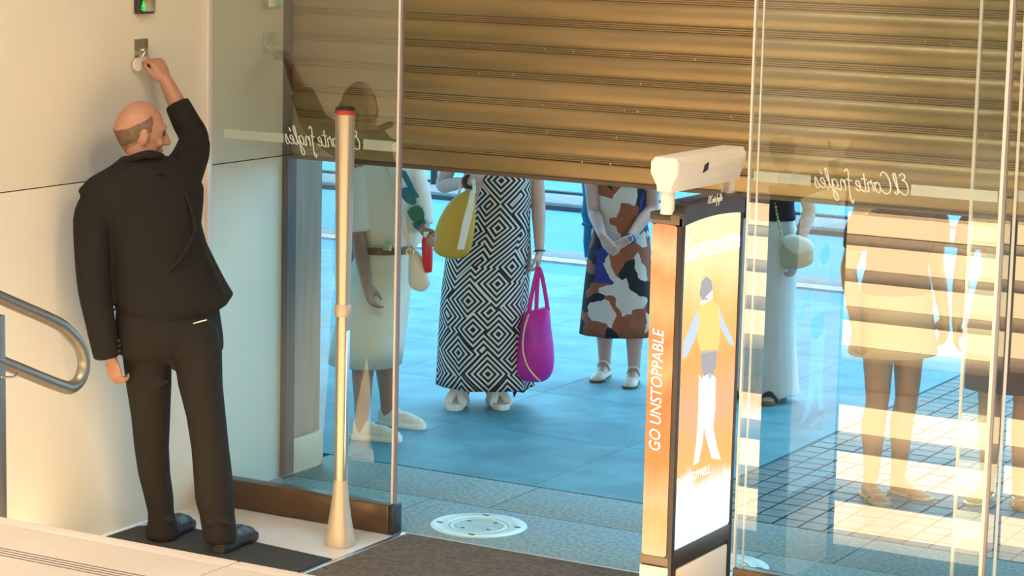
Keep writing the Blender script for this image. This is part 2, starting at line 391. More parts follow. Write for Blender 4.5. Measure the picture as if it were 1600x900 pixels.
# the staircase with lit risers, and the landing the photographer stands on
ST = S(B('floor_stairs', XW, 6.0, 4.52, 6.98, -0.1, 0.001, 'cream_stone'))
RH, TD, Y1 = 0.133, 0.36, 7.022
for k in range(1, 8):
    yf = Y1 - TD * (k - 1)
    st = B('step', XW + 0.002, 5.998, 4.51, yf - 0.012, RH * (k - 1), RH * k, 'cream_stone', ST, 0.003)
for k in range(1, 9):
    yf = Y1 - TD * (k - 1)
    if k == 4: B('riser', XW + 0.03, 5.9, yf - 0.011, yf, RH * (k - 1) + 0.004, RH * k - 0.008, 'pale_stone', ST)
    else: tag(B('riser', XW + 0.03, 5.9, yf - 0.011, yf, RH * (k - 1) + 0.004, RH * k - 0.008, 'riser_light', ST), 'warm lit riser strip')
YL = Y1 - TD * 7; ZL = RH * 8
LD = S(B('floor_landing', XW, 6.0, -6, YL - 0.015, -0.1, ZL - 0.03, 'joint'))
xj = gz(372, 877, ZL).x
xs = [XW, xj - 1.6, xj, xj + 1.6, xj + 3.2, xj + 4.8, 6.0]
for a, b in zip(xs, xs[1:]):
    B('nosing', a + .0015, b - .0015, YL - 0.055, YL, ZL - 0.03, ZL, 'cream_stone', LD, 0.004)
    B('landing_slab', a + .0015, b - .0015, YL - 0.58, YL - 0.0565, ZL - 0.029, ZL - 0.0005, 'cream_stone', LD, 0.0015)
    B('landing_slab', a + .0015, b - .0015, -5.9, YL - 0.582, ZL - 0.029, ZL - 0.0005, 'cream_stone', LD, 0.0015)
for q in range(4):
    B('grip_strip', XW + 0.3, 5.6, 4.272 - q * 0.016, 4.2755 - q * 0.016, ZL - 0.01, ZL + 0.0008, 'groove', LD)
# ceiling lamps
for i, (lx, ly, pw) in enumerate(LAMPS):
    t = thing('ceiling_lamp', (lx, ly, 4.36), 'flat rectangular ceiling lamp above the stairs and landing', 'lamp', 'ceiling lamps of the hall')
    bm = bmesh.new()
    for (a, b, c, d) in ((-.62, .62, -.32, -.28), (-.62, .62, .28, .32), (-.62, -.58, -.28, .28), (.58, .62, -.28, .28)): box(bm, lx + a, lx + b, ly + c, ly + d, 4.32, 4.36)
    build('frame', bm, 'white_plastic', t); B('diffuser', lx - .58, lx + .58, ly - .28, ly + .28, 4.345, 4.36, 'lamp_panel', t)
# ================================================================== roller shutter
YS = 8.92; XR = -0.36
sh = thing('roller_shutter', (-3.3, YS, 1.475), 'bronze roller shutter lowered halfway over the store entrance', 'shutter')
P0, PITCH = 1.576, 0.1148
prof = []                                   # (offset towards the hall, height) over one pitch
for i in range(9):
    a = i / 8; prof.append((0.002 + 0.011 * math.sin(math.pi * a) ** 0.7, -0.0005 + a * 0.085))
for zc in (0.090, 0.0985, 0.107):
    prof += [(-0.005, zc - 0.0035), (0.0045, zc - 0.0030), (0.0060, zc + 0.0005), (0.0045, zc + 0.0035), (-0.005, zc + 0.0040)]
prof.append((-0.005, PITCH + 0.0005))
def slat_mesh(pf):
    bm = bmesh.new(); back = -0.008
    a = [bm.verts.new((-6.195, YS - d, z)) for d, z in pf]; b = [bm.verts.new((XR, YS - d, z)) for d, z in pf]
    a2 = [bm.verts.new((-6.195, YS - back, z)) for z in (pf[0][1], pf[-1][1])]; b2 = [bm.verts.new((XR, YS - back, z)) for z in (pf[0][1], pf[-1][1])]
    for i in range(len(pf) - 1): bm.faces.new((a[i], a[i + 1], b[i + 1], b[i]))
    bm.faces.new((a2[0], a2[1], b2[1], b2[0])); bm.faces.new((a[0], b[0], b2[0], a2[0])); bm.faces.new((a[-1], b[-1], b2[1], a2[1]))
    bm.faces.new(a + [a2[1], a2[0]]); bm.faces.new(b + [b2[1], b2[0]])
    return bm
sl0 = build('slat', slat_mesh(prof), 'bronze', sh, True, 28); sl0.location = (0, 0, P0)
for k in range(1, 12):
    o = sl0.copy(); COL.objects.link(o); o.location = (0, 0, P0 + k * PITCH)
pb = [(0.004, 1.487), (0.009, 1.50), (0.010, 1.552), (0.007, 1.556)] + [(d, 1.476 + z - 0.003) for d, z in prof[9:]]
build('bottom_slat', slat_mesh(pb), 'bronze', sh, True, 28)
B('bottom_seal', -6.195, XR, YS - 0.012, YS + 0.02, 1.470, 1.486, 'bronze_dark', sh)
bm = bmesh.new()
for k in range(24):                          # wear specks and light glints on the slat joints, modelled as tiny metal chips
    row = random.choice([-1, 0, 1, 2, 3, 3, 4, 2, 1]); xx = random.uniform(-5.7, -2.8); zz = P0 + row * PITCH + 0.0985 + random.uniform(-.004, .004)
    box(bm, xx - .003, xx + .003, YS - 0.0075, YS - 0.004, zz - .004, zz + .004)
o = build('wear_glints', bm, 'post_metal', sh); o['kind'] = 'stuff'
S(B('trim_5', XW, XW + 0.033, YS - 0.035, YS + 0.03, 0.0, 2.97, 'frame_dark'))
S(B('trim_6', XR, XR + 0.05, YS - 0.035, YS + 0.03, 0.0, 2.97, 'frame_dark'))
# ================================================================== glass screens
GLYPH = {
 'E': (1.25, [[(1.05, 1.75), (.7, 2.0), (.35, 1.75), (.55, 1.42), (.8, 1.38), (.4, 1.25), (.12, .7), (.3, .12), (.8, .05), (1.2, .35)]]),
 'l': (.62, [[(0, .2), (.45, 1.2), (.55, 1.85), (.32, 1.9), (.18, .9), (.22, .15), (.45, .05), (.62, .25)]]),
 'C': (1.3, [[(1.2, 1.6), (.9, 2.0), (.4, 1.8), (.05, 1.0), (.2, .2), (.8, 0), (1.3, .35)]]),
 'o': (.9, [[(.7, .85), (.35, 1.0), (.05, .5), (.3, 0), (.68, .3), (.7, .75), (.5, .95), (.9, .85)]]),
 'r': (.85, [[(0, .1), (.2, .9), (.3, 1.15), (.38, .92), (.68, .92), (.62, .3), (.7, .02), (.85, .15)]]),
 't': (.7, [[(.25, 1.75), (.2, .9), (.2, .2), (.4, 0), (.7, .2)], [(-.1, 1.15), (.65, 1.22)]]),
 'e': (.8, [[(.0, .4), (.55, .6), (.62, .88), (.36, 1.0), (.1, .5), (.3, .05), (.8, .25)]]),
 'I': (.75, [[(.75, 1.75), (.5, 2.05), (.3, 1.7), (.38, 1.0), (.4, 0), (.35, -.9), (.12, -1.15), (.02, -.8)], [(0, .95), (.7, 1.05)]]),
 'n': (1.0, [[(.05, 0), (.15, 1.0)], [(.12, .55), (.45, 1.0), (.68, .8), (.68, .1), (.85, 0), (1.0, .15)]]),
 'g': (.95, [[(.7, .85), (.35, 1.0), (.05, .5), (.3, .05), (.62, .4), (.74, .95), (.7, -.4), (.5, -1.0), (.15, -.85), (.35, -.35), (.95, .2)]]),
 'é': (.8, [[(.0, .4), (.55, .6), (.62, .88), (.36, 1.0), (.1, .5), (.3, .05), (.8, .25)], [(.4, 1.35), (.62, 1.75)]]),
 's': (.7, [[(0, .15), (.42, .95), (.5, 1.02), (.58, .5), (.42, .02), (.08, .12)]]),
 ' ': (.35, [])}
def script(name, body, wdt, put, r, m, parent):
    """cursive store lettering as flat strokes; put(x, z) places a point of the writing plane"""
    x = 0.0; st = []
    for ch in body:
        a, strokes = GLYPH[ch]
        for s_ in strokes: st.append([(x + px + .22 * pz, pz) for px, pz in s_])
        x += a
    k = wdt / x; bm = bmesh.new()
    for s_ in st: limb(bm, [put((px - x / 2) * k, (pz - .5) * k) for px, pz in s_], r, n=6, sub=3, round_ends=False)
    o = build(name, bm, m, parent); o['label'] = 'white cursive store name'; return o
def hook_text(parent, xc, y, z, wdt):
    script('lettering', 'El Corte Inglés', wdt, lambda a, b: V((xc - a, y, z + b * 1.25)), .0028, 'frost', parent)
mat('film', (0.80, 0.77, 0.72), 0.7); nf = MATS['film'].node_tree.nodes['Principled BSDF']; nf.inputs['Alpha'].default_value = 0.55
# left fixed pane
yg = 8.33
g = thing('glass_screen', (-5.75, yg, 0), 'fixed glass pane beside the guard on a brown bottom rail', 'glass screen')
B('pane', XW + 0.012, -5.262, yg - 0.006, yg + 0.006, 0.12, 3.0, 'glass', g)
bm = bmesh.new(); box(bm, XW + 0.004, -5.262, yg - 0.036, yg + 0.034, 0.006, 0.128, 0.006); build('bottom_rail', bm, 'rail_brown', g, True, 35)
B('end_cap', -5.262, -5.238, yg - 0.036, yg + 0.034, 0.004, 0.130, 'dark_cap', g, 0.005)
B('pane_edge', -5.268, -5.258, yg - 0.008, yg + 0.008, 0.13, 3.0, 'glass_edge', g); B('edge_seal', -5.258, -5.248, yg - 0.008, yg + 0.008, 0.13, 3.0, 'glass_edge_dark', g)
B('wall_channel', XW + 0.001, XW + 0.014, yg - 0.016, yg + 0.016, 0.0, 3.0, 'glass_edge', g)
B('film_band', -6.15, -5.84, yg + 0.0062, yg + 0.0072, 1.606, 1.644, 'film', g); B('film_band', -5.44, -5.27, yg + 0.0062, yg + 0.0072, 1.606, 1.648, 'film', g)
hook_text(g, -5.64, yg + 0.008, 1.622, 0.38)
# sliding leaf in front
yg = 8.25
g = thing('glass_door', (-3.17, yg, 0), 'sliding glass door leaf next to the lit advertising pillar', 'glass door')
B('pane', -3.655, -2.69, yg - 0.006, yg + 0.006, 0.125, 3.0, 'glass_door', g)
bm = bmesh.new(); box(bm, -3.655, -2.69, yg - 0.03, yg + 0.03, 0.006, 0.132, 0.006); build('bottom_rail', bm, 'rail_brown', g, True, 35)
B('pane_edge', -3.663, -3.655, yg - 0.008, yg + 0.008, 0.13, 3.0, 'glass_edge', g); B('edge_seal', -3.632, -3.626, yg + 0.004, yg + 0.012, 0.13, 3.0, 'glass_edge', g)
B('pane_edge', -2.690, -2.678, yg - 0.008, yg + 0.008, 0.13, 3.0, 'glass_edge', g); B('edge_seal', -2.678, -2.668, yg - 0.008, yg + 0.008, 0.13, 3.0, 'glass_edge_dark', g)
B('film_band', -3.645, -3.415, yg + 0.0062, yg + 0.0072, 1.617, 1.655, 'film', g); B('film_band', -3.025, -2.70, yg + 0.0062, yg + 0.0072, 1.612, 1.652, 'film', g)
hook_text(g, -3.213, yg + 0.008, 1.63, 0.37)
yg = 8.33
g = thing('glass_door', (-2.1, yg, 0), 'overlapping glass door leaf at the right picture edge', 'glass door')
B('pane', -2.815, -1.5, yg - 0.006, yg + 0.006, 0.125, 3.0, 'glass_door', g)
bm = bmesh.new(); box(bm, -2.815, -1.5, yg - 0.03, yg + 0.03, 0.006, 0.132, 0.006); build('bottom_rail', bm, 'rail_brown', g, True, 35)
B('pane_edge', -2.825, -2.814, yg - 0.008, yg + 0.008, 0.13, 3.0, 'glass_edge', g)
B('mullion', -2.662, -2.652, yg - 0.010, yg - 0.004, 0.13, 3.0, 'glass_edge', g)
B('film_band', -2.66, -1.5, yg + 0.0062, yg + 0.0072, 1.612, 1.652, 'film', g)
# ================================================================== mats and floor hatches
m1 = thing('door_mat', (-5.7, 7.72, 0), 'flat black mat strip under the guard\'s shoes', 'mat')
bm = bmesh.new(); prism(bm, [V((-6.19, 7.30, 0)), V((-5.235, 7.30, 0)), V((-5.235, 7.835, 0)), V((-6.10, 7.915, 0)), V((-6.19, 7.80, 0))], V((0, 0, 0.008))); build('mat_base', bm, 'black_mat', m1)
m2 = thing('entrance_mat', (-3.4, 7.8, 0), 'large ribbed brown entrance mat below the advertising pillar', 'mat')
B('mat_base', -5.19, -3.68, 7.28, 8.335, 0.0, 0.007, 'brown_mat', m2); B('mat_base', -3.68, 1.0, 7.28, 8.205, 0.0, 0.007, 'brown_mat', m2)
bm = bmesh.new()
for k in range(44): box(bm, -5.185, 0.99 if k < 38 else -3.685, 7.285 + k * 0.0239, 7.285 + k * 0.0239 + 0.013, 0.006, 0.0135)
o = build('rib_field', bm, 'brown_mat', m2); o['kind'] = 'stuff'
B('edge_strip', -5.216, -5.19, 7.28, 8.335, 0.0, 0.012, 'steel', m2, 0.002)
B('edge_strip', -5.216, -3.68, 8.335, 8.344, 0.0, 0.012, 'post_beige', m2)
def hatch(c, R, label):
    t = thing('floor_hatch', (c.x, c.y, 0), label, 'floor hatch', 'round floor hatches in the threshold')
    def disc(name, ra, rb, z0, z1, m, n=48):
        bm = bmesh.new(); ring = lambda r, z: [V((c.x + r * math.cos(2 * math.pi * i / n), c.y + r * math.sin(2 * math.pi * i / n), z)) for i in range(n)]
        if ra == 0: loft(bm, [ring(rb, z0), ring(rb, z1)])
        else: loft(bm, [ring(ra, z0), ring(rb, z0), ring(rb, z1), ring(rb - .003, z1 + .002), ring(ra + .003, z1 + .002), ring(ra, z1), ring(ra, z0)], cap=False)
        build(name, bm, m, t, True, 40)
    disc('outer_ring', 0.128, R, -0.02, 0.004, 'hatch'); disc('inner_ring', 0.105, 0.124, -0.02, 0.003, 'hatch'); disc('lid', 0, 0.102, -0.02, 0.004, 'hatch_in')
    for a in (20, 110, 200, 290):
        q = V((c.x + 0.168 * math.cos(math.radians(a)), c.y + 0.168 * math.sin(math.radians(a)), 0.006)); bm = bmesh.new(); box(bm, q.x - .014, q.x + .014, q.y - .006, q.y + .006, 0.004, 0.0075); build('screw_slot', bm, 'black', t)
    for a in (60, 150, 245, 330):
        q = V((c.x + 0.082 * math.cos(math.radians(a)), c.y + 0.082 * math.sin(math.radians(a)), 0.006)); bm = bmesh.new(); box(bm, q.x - .009, q.x + .009, q.y - .004, q.y + .004, 0.003, 0.0055); build('screw_slot', bm, 'black', t)
hatch(gz(748, 822), 0.207, 'round pale green metal hatch in the open doorway floor')
hatch(V((-3.905, 8.64, 0)), 0.207, 'round mint metal hatch partly hidden behind the advertising pillar')
# ================================================================== handrail
XH = -5.5
t = thing('handrail', (XH, 6.2, 0.3), 'brushed steel tube handrail with rounded end at the left picture edge', 'handrail')
up0, up1 = onX(0, 465, XH), onX(84, 502, XH); lo0, lo1 = onX(0, 565, XH), onX(92, 602, XH)
du = (up0 - up1).normalized(); dl = (lo0 - lo1).normalized()
bm = bmesh.new(); pts = [up0 + du * 1.9, up0 + du * 0.8, up0, up1]
for q in ((106, 518), (124, 540), (131, 566), (126, 590), (113, 604)): pts.append(onX(*q, XH))
pts += [lo1, lo0, lo0 + dl * 0.8, lo0 + dl * 1.9]
limb(bm, pts, 0.0235, n=16, sub=5); build('tube', bm, 'brushed', t, True)
pp = onX(-4, 640, XH)
for yy in (pp.y, pp.y - 1.2):
    k = int((Y1 - yy) / TD) + 1; zb = RH * k
    B('post', XH - 0.02, XH + 0.02, yy - 0.022, yy + 0.022, zb - 0.002, onX(0, 491, XH).z + (pp.y - yy) * 0.43, 'brushed', t, 0.003)
    zc = onX(0, 585, XH).z + (pp.y - yy) * 0.43
    bm = bmesh.new(); limb(bm, [(XH + 0.02, yy, zc - 0.005), (XH + 0.03, yy + 0.04, zc - 0.01), (XH + 0.02, yy + 0.075, zc - 0.008), (XH, yy + 0.1, zc + 0.016)], 0.004, n=8); build('bracket', bm, 'steel', t, True)
# ================================================================== wall switch, reader
t = thing('key_switch', (XW, 7.868, 1.95), 'square steel key switch plate on the cream wall', 'switch plate')
B('plate', XW, XW + 0.006, 7.824, 7.914, 1.945, 2.04, 'steel', t, 0.002)
bm = bmesh.new(); limb(bm, [(XW + 0.004, 7.885, 1.992), (XW + 0.016, 7.885, 1.992)], 0.012, round_ends=False); build('lock_barrel', bm, 'steel', t, True, 40)
t = thing('card_reader', (XW, 7.876, 2.142), 'small dark card reader with green light above the key switch', 'card reader')
B('housing', XW, XW + 0.03, 7.824, 7.93, 2.142, 2.32, 'frame_dark', t, 0.008); B('face', XW + 0.028, XW + 0.034, 7.848, 7.926, 2.152, 2.31, 'steel', t, 0.004)
bm = bmesh.new(); c = onX(224, 7, XW + 0.035)
prism(bm, [c + V((0, -.014, -.012)), c + V((0, .014, -.012)), c + V((0, 0, .016))], V((0.002, 0, 0))); box(bm, c.x, c.x + .002, c.y - .014, c.y + .014, c.z - .022, c.z - .016); build('indicator', bm, 'green_led', t)
# ================================================================== slim security post
c = gz(531, 852); t = thing('security_post', (c.x, c.y, 0), 'slim beige metal security post with red ring on top', 'post')
bm = bmesh.new(); rings = []
for z, r, sq in ((0.0, .056, .35), (0.012, .058, .35), (0.05, .053, .3), (0.12, .043, .2), (0.2, .034, .1), (0.277, .0285, 0)):
    rings.append([c + V((r * (1 + sq * .35 * abs(math.sin(2 * a))) * math.cos(a), r * (1 + sq * .35 * abs(math.sin(2 * a))) * math.sin(a), z)) for a in [2 * math.pi * i / 24 for i in range(24)]])
loft(bm, rings); build('foot', bm, 'post_beige', t, True, 50)
bm = bmesh.new(); limb(bm, [c + V((0, 0, .27)), c + V((0, 0, .6)), c + V((0, 0, .965))], [.027, .028, .0285], n=24, round_ends=False, sub=1); build('lower_tube', bm, 'post_metal', t, True, 40)
bm = bmesh.new(); limb(bm, [c + V((0, 0, .955)), c + V((0, 0, .965)), c + V((0, 0, .998)), c + V((0, 0, 1.006))], [.032, .035, .035, .032], n=24, round_ends=False, sub=1); build('collar', bm, 'post_beige', t, True, 40)
bm = bmesh.new(); limb(bm, [c + V((0, 0, 1.0)), c + V((0, 0, 1.3)), c + V((0, 0, 1.777))], [.029, .034, .0405], n=24, round_ends=False, sub=1); build('upper_tube', bm, 'post_metal', t, True, 40)
bm = bmesh.new(); limb(bm, [c + V((0, 0, 1.775)), c + V((0, 0, 1.792))], .0425, n=24, round_ends=False); build('ring', bm, 'red_ring', t, True, 40)
bm = bmesh.new(); limb(bm, [c + V((0, 0, 1.79)), c + V((0, 0, 1.80)), c + V((0, 0, 1.806))], [.041, .040, .03], n=24, round_ends=False, sub=1); build('cap', bm, 'black', t, True, 40)
B('side_strip', c.x + .018, c.x + .03, c.y - .012, c.y + .012, .28, .90, 'steel', t, .003)
# ================================================================== advertising pillar
X0, X1, PY0, PY1 = -3.682, -3.560, 7.478, 7.992
t = thing('advertising_pillar', ((X0 + X1) / 2, 7.73, 0), 'tall security gate pillar with glowing orange advert and dark frame', 'advert pillar')
bm = bmesh.new(); box(bm, X0, X1 - .012, PY0 + .012, PY1, 0.0, 1.548, 0.004); build('body', bm, 'frame_dark', t, True, 35)
bm = bmesh.new()                                # frame bars around the wide screen
for (a, b, z0, z1) in ((PY0, PY0 + .026, 0, 1.56), (PY1 - .022, PY1, 0, 1.56), (PY0 + .026, PY1 - .022, .312, .372)): box(bm, X1 - .03, X1, a, b, z0, z1, 0.003)
build('side_frame', bm, 'frame_dark', t, True, 35)
bm = bmesh.new(); n = 12; arc = []
for i in range(n + 1):
    a = i / n; arc.append(V((0, PY0 + (PY1 - PY0) * a, 1.53 + 0.016 * math.sin(math.pi * a) ** 0.8)))
topl = [V((0, q.y, 1.60 if 0.03 < i / n else 1.575)) for i, q in enumerate(arc)]
prism(bm, [V((X1 - .05, q.y, q.z)) for q in arc] + [V((X1 - .05, q.y, q.z)) for q in reversed(topl)], V((.052, 0, 0))); build('header', bm, 'frame_dark', t)
B('top_plate', X0 - .004, X1 - .045, PY0 - .004, PY1 + .004, 1.548, 1.575, 'frame_dark', t, .003)
B('top_ridge', X0 + .02, X1 - .046, PY0 + .12, PY1 - .06, 1.575, 1.607, 'watch_blue', t, .004)
B('front_head', X0, X1 - .012, PY0 - .003, PY0 + .012, 1.534, 1.568, 'frame_brown', t, .002)
B('front_foot', X0, X1 - .012, PY0 - .003, PY0 + .012, 0.318, 0.350, 'frame_brown', t, .002)
B('front_base', X0, X1 - .012, PY0 - .003, PY0 + .012, 0.0, 0.312, 'panel_cream', t, .002)
B('side_base', X1 - .014, X1 - .002, PY0 + .06, PY1 - .028, 0.02, 0.298, 'panel_cream', t, .008)
def advert(name, stops, scale_noise):
    m = bpy.data.materials.new(name); m.use_nodes = True; nt = m.node_tree; nt.nodes.clear()
    tc = N(nt, 'ShaderNodeTexCoord'); sp = N(nt, 'ShaderNodeSeparateXYZ'); nt.links.new(tc.outputs['Generated'], sp.inputs[0])
    ns = N(nt, 'ShaderNodeTexNoise'); mp = N(nt, 'ShaderNodeMapping'); mp.inputs['Scale'].default_value = scale_noise; nt.links.new(tc.outputs['Generated'], mp.inputs[0]); nt.links.new(mp.outputs[0], ns.inputs['Vector']); ns.inputs['Scale'].default_value = 1.0
    ma = N(nt, 'ShaderNodeMath', operation='MULTIPLY_ADD'); nt.links.new(ns.outputs['Fac'], ma.inputs[0]); ma.inputs[1].default_value = 0.16; nt.links.new(sp.outputs[2], ma.inputs[2])
    sb = N(nt, 'ShaderNodeMath', operation='SUBTRACT'); nt.links.new(ma.outputs[0], sb.inputs[0]); sb.inputs[1].default_value = 0.08
    cr = N(nt, 'ShaderNodeValToRGB'); e = cr.color_ramp.elements
    e[0].position, e[0].color = stops[0][0], (*stops[0][1], 1); e[1].position, e[1].color = stops[-1][0], (*stops[-1][1], 1)
    for p, c in stops[1:-1]: q = e.new(p); q.color = (*c, 1)
    nt.links.new(sb.outputs[0], cr.inputs[0]); em = N(nt, 'ShaderNodeEmission'); nt.links.new(cr.outputs[0], em.inputs[0]); em.inputs[1].default_value = 1.32
    o = N(nt, 'ShaderNodeOutputMaterial'); nt.links.new(em.outputs[0], o.inputs[0]); MATS[name] = m
OR, PE, YE, PK, WB = (0.95, 0.30, 0.06), (1.0, 0.48, 0.17), (1.0, 0.78, 0.40), (1.0, 0.44, 0.26), (0.74, 0.93, 1.0)
advert('ad_wide', [(0.0, WB), (0.16, (0.85, 0.95, 0.95)), (0.215, PE), (0.27, (1.0, .46, .16)), (0.40, PK), (0.56, (1.0, .42, .14)), (0.72, (1.0, .54, .20)), (0.86, YE), (1.0, (1.0, .84, .48))], (1, 3, 4))
advert('ad_narrow', [(0.0, (1.0, .62, .28)), (0.12, (1.0, .50, .18)), (0.17, (1, .56, .26)), (0.28, (.95, .33, .10)), (0.48, (.92, .28, .085)), (0.55, PE), (0.66, (.92, .30, .10)), (0.76, (1.0, .48, .18)), (0.86, (.95, .36, .12)), (0.93, (1, .58, .26)), (1.0, (.92, .30, .11))], (1, 1, 3))
def rrect(a0, a1, z0, z1, r, put, arch=0.0):
    out = []
    for (cx, cz, s) in ((a1 - r, z1 - r, 0), (a0 + r, z1 - r, 90), (a0 + r, z0 + r, 180), (a1 - r, z0 + r, 270)):
        for k in range(4):
            an = math.radians(s + 30 * k); out.append((cx + r * math.cos(an), cz + r * math.sin(an)))
    return [put(*q) for q in out]
bm = bmesh.new(); prism(bm, rrect(PY0 + .026, PY1 - .022, .372, 1.546, .014, lambda a, z: V((X1 - .012, a, z))), V((.008, 0, 0))); sw = build('wide_screen', bm, 'ad_wide', t); sw['label'] = 'glowing orange to white travel advert'
bm = bmesh.new(); prism(bm, rrect(X0 + .007, X1 - .021, .352, 1.532, .010, lambda a, z: V((a, PY0 + .013, z))), V((0, -.018, 0))); sn = build('narrow_screen', bm, 'ad_narrow', t); sn['label'] = 'narrow glowing orange advert with vertical slogan'
XP = X1 - .004
def flat_print(name, pts, m, parent):
    bm = bmesh.new(); prism(bm, [onX(x, y, XP) for x, y in pts], V((.0012, 0, 0))); return build(name, bm, m, parent)
emat('ad_jacket', (1.0, .66, .22), 1.3); emat('ad_grey', (.48, .46, .48), 1.1); emat('ad_blue', (.60, .70, .84), 1.2); emat('ad_pale', (.92, .96, 1.0), 1.45); emat('ad_skin', (.85, .45, .28), 1.3); emat('ad_peak', (1.0, .90, .72), 1.5)
flat_print('printed_leg', [(1097, 590), (1108, 582), (1118, 590), (1117, 640), (1114, 668), (1120, 700), (1126, 718), (1112, 716), (1102, 680), (1096, 640)], 'ad_pale', sw)
flat_print('printed_leg', [(1092, 585), (1100, 600), (1100, 650), (1098, 690), (1091, 722), (1083, 728), (1088, 690), (1091, 640)], 'ad_peak', sw)
flat_print('printed_trousers', [(1096, 548), (1121, 545), (1118, 575), (1110, 592), (1100, 588), (1095, 572)], 'ad_grey', sw)
flat_print('printed_jacket', [(1092, 480), (1098, 470), (1113, 468), (1124, 480), (1125, 520), (1122, 548), (1096, 552), (1089, 530)], 'ad_jacket', sw)
flat_print('printed_sleeve', [(1090, 483), (1093, 505), (1085, 530), (1072, 558), (1067, 562), (1068, 535), (1077, 515)], 'ad_blue', sw)
flat_print('printed_sleeve', [(1123, 480), (1130, 500), (1142, 525), (1147, 540), (1140, 538), (1130, 520), (1123, 505)], 'ad_blue', sw)
flat_print('printed_head', [(1096, 440), (1103, 432), (1111, 438), (1113, 452), (1108, 468), (1098, 470), (1093, 460)], 'ad_grey', sw)
flat_print('printed_scarf', [(1092, 474), (1113, 452), (1113, 466), (1096, 478)], 'ad_pale', sw)
MX = Matrix.Rotation(math.pi / 2, 4, 'Z') @ Matrix.Rotation(math.pi / 2, 4, 'X')
q0, q1 = onX(1070, 398, XP), onX(1156, 368, XP); qc = (q0 + q1) / 2
text_mesh('printed_title', 'Samsonite', 0.115, Matrix.Translation((XP + .0008, qc.y, qc.z)) @ MX, 'print_white', sw, extrude=.0006, width=q1.y - q0.y, bold=0.002)
q0, q1 = onX(1052, 755, XP), onX(1104, 738, XP); qc = (q0 + q1) / 2
text_mesh('printed_line', 'GO UNSTOPPABLE', 0.045, Matrix.Translation((XP + .0012, qc.y + .01, qc.z)) @ MX, 'print_white', sw, extrude=.0006, width=.30)
q0, q1 = onY(1021, 705, PY0), onY(1034, 516, PY0); qc = (q0 + q1) / 2
text_mesh('printed_slogan', 'GO UNSTOPPABLE', 0.062, Matrix.Translation((qc.x, PY0 - .0055, qc.z)) @ Matrix.Rotation(math.pi / 2, 4, 'X') @ Matrix.Rotation(math.pi / 2, 4, 'Z'), 'print_white', sn, extrude=.0006, shear=.2, width=q1.z - q0.z)
q = onX(1117, 313, X1 + .002); script('maker_script', 'El Corte Inglés', .12, lambda a, b: V((X1 + .0025, q.y + a, q.z + b * 1.3)), .0011, 'logo_white', t)
# white sensor head on two posts
HX = -3.625
bm = bmesh.new(); cs = [(-.028, 1.648), (.030, 1.648), (.032, 1.668), (.052, 1.712), (.052, 1.748), (.040, 1.768), (-.040, 1.768), (-.055, 1.75), (-.055, 1.712), (-.030, 1.668)]
rings = [[V((HX + dx * s, y, 1.71 + (z - 1.71) * s)) for dx, z in cs] for y, s in ((7.452, .93), (7.458, 1.0), (8.015, 1.0), (8.022, .93))]
loft(bm, rings); hd = build('sensor_head', bm, 'white_plastic', t, True, 25)
c = onX(1104, 261, HX + .054); bm = bmesh.new(); prism(bm, [c + V((0, a, b)) for a, b in ((-.022, -.018), (-.012, .008), (.020, .016), (.012, -.010))], V((-.004, 0, 0))); bmesh.ops.translate(bm, verts=bm.verts, vec=(.001, 0, 0)); build('lens', bm, 'black', hd)
for y in (7.486, 7.985):
    bm = bmesh.new(); limb(bm, [(HX, y, 1.57), (HX, y, 1.65)], .025, n=18, round_ends=False); build('head_post', bm, 'white_plastic', t, True, 40)
# ================================================================== people
Z3 = V((0, 0, 1))
class Frame:
    """standing person's own frame: origin on the ground, f = facing, r = own right hand side"""
    def __init__(s, P, f, k=1.0):
        s.P = V((P[0], P[1], 0)); s.f = V((f[0], f[1], 0)).normalized(); s.r = V((s.f.y, -s.f.x, 0)); s.k = k
    def __call__(s, a, b, c): return s.P + (s.r * a + s.f * b + Z3 * c) * s.k
def head_pt(d):
    x, y, z = d
    sx, sy, sz = 0.076, 0.096, 0.116
    if z < 0:
        t = -z; sx *= 1 - 0.30 * t ** 1.5
        if y < 0: sy *= 1 - 0.42 * t
        else: sy *= 1 - 0.10 * t
    if y < 0: sx *= 1.0 + 0.03 * (-y)
    return x * sx, y * sy + (0.012 * (-z) if z < 0 else 0), z * sz
def head_sphere(bm, c, r, f, u, k=1.0, grow=0.0, nu=28, nv=20, keep=None):
    rows = []
    for i in range(nv + 1):
        ph = math.pi * i / nv; row = []
        for j in range(nu):
            th = 2 * math.pi * j / nu; d = (math.sin(ph) * math.cos(th), math.sin(ph) * math.sin(th), math.cos(ph))
            x, y, z = head_pt(d); g = 1 + grow / 0.095
            row.append((c + (r * x + f * y + u * z) * k * g, d))
        rows.append(row)
    vs = {}
    def vert(i, j):
        key = (i, j % nu) if 0 < i < nv else (i, 0)
        if key not in vs: vs[key] = bm.verts.new(rows[i][j % nu][0])
        return vs[key]
    for i in range(nv):
        for j in range(nu):
            d = [rows[a][b % nu][1] for a, b in ((i, j), (i, j + 1), (i + 1, j), (i + 1, j + 1))]
            m = V((sum(q[0] for q in d) / 4, sum(q[1] for q in d) / 4, sum(q[2] for q in d) / 4))
            if keep and not keep(m): continue
            q = [vert(i, j), vert(i + 1, j), vert(i + 1, j + 1), vert(i, j + 1)]; q2 = []
            for a in q:
                if a not in q2: q2.append(a)
            if len(q2) > 2: bm.faces.new(q2)
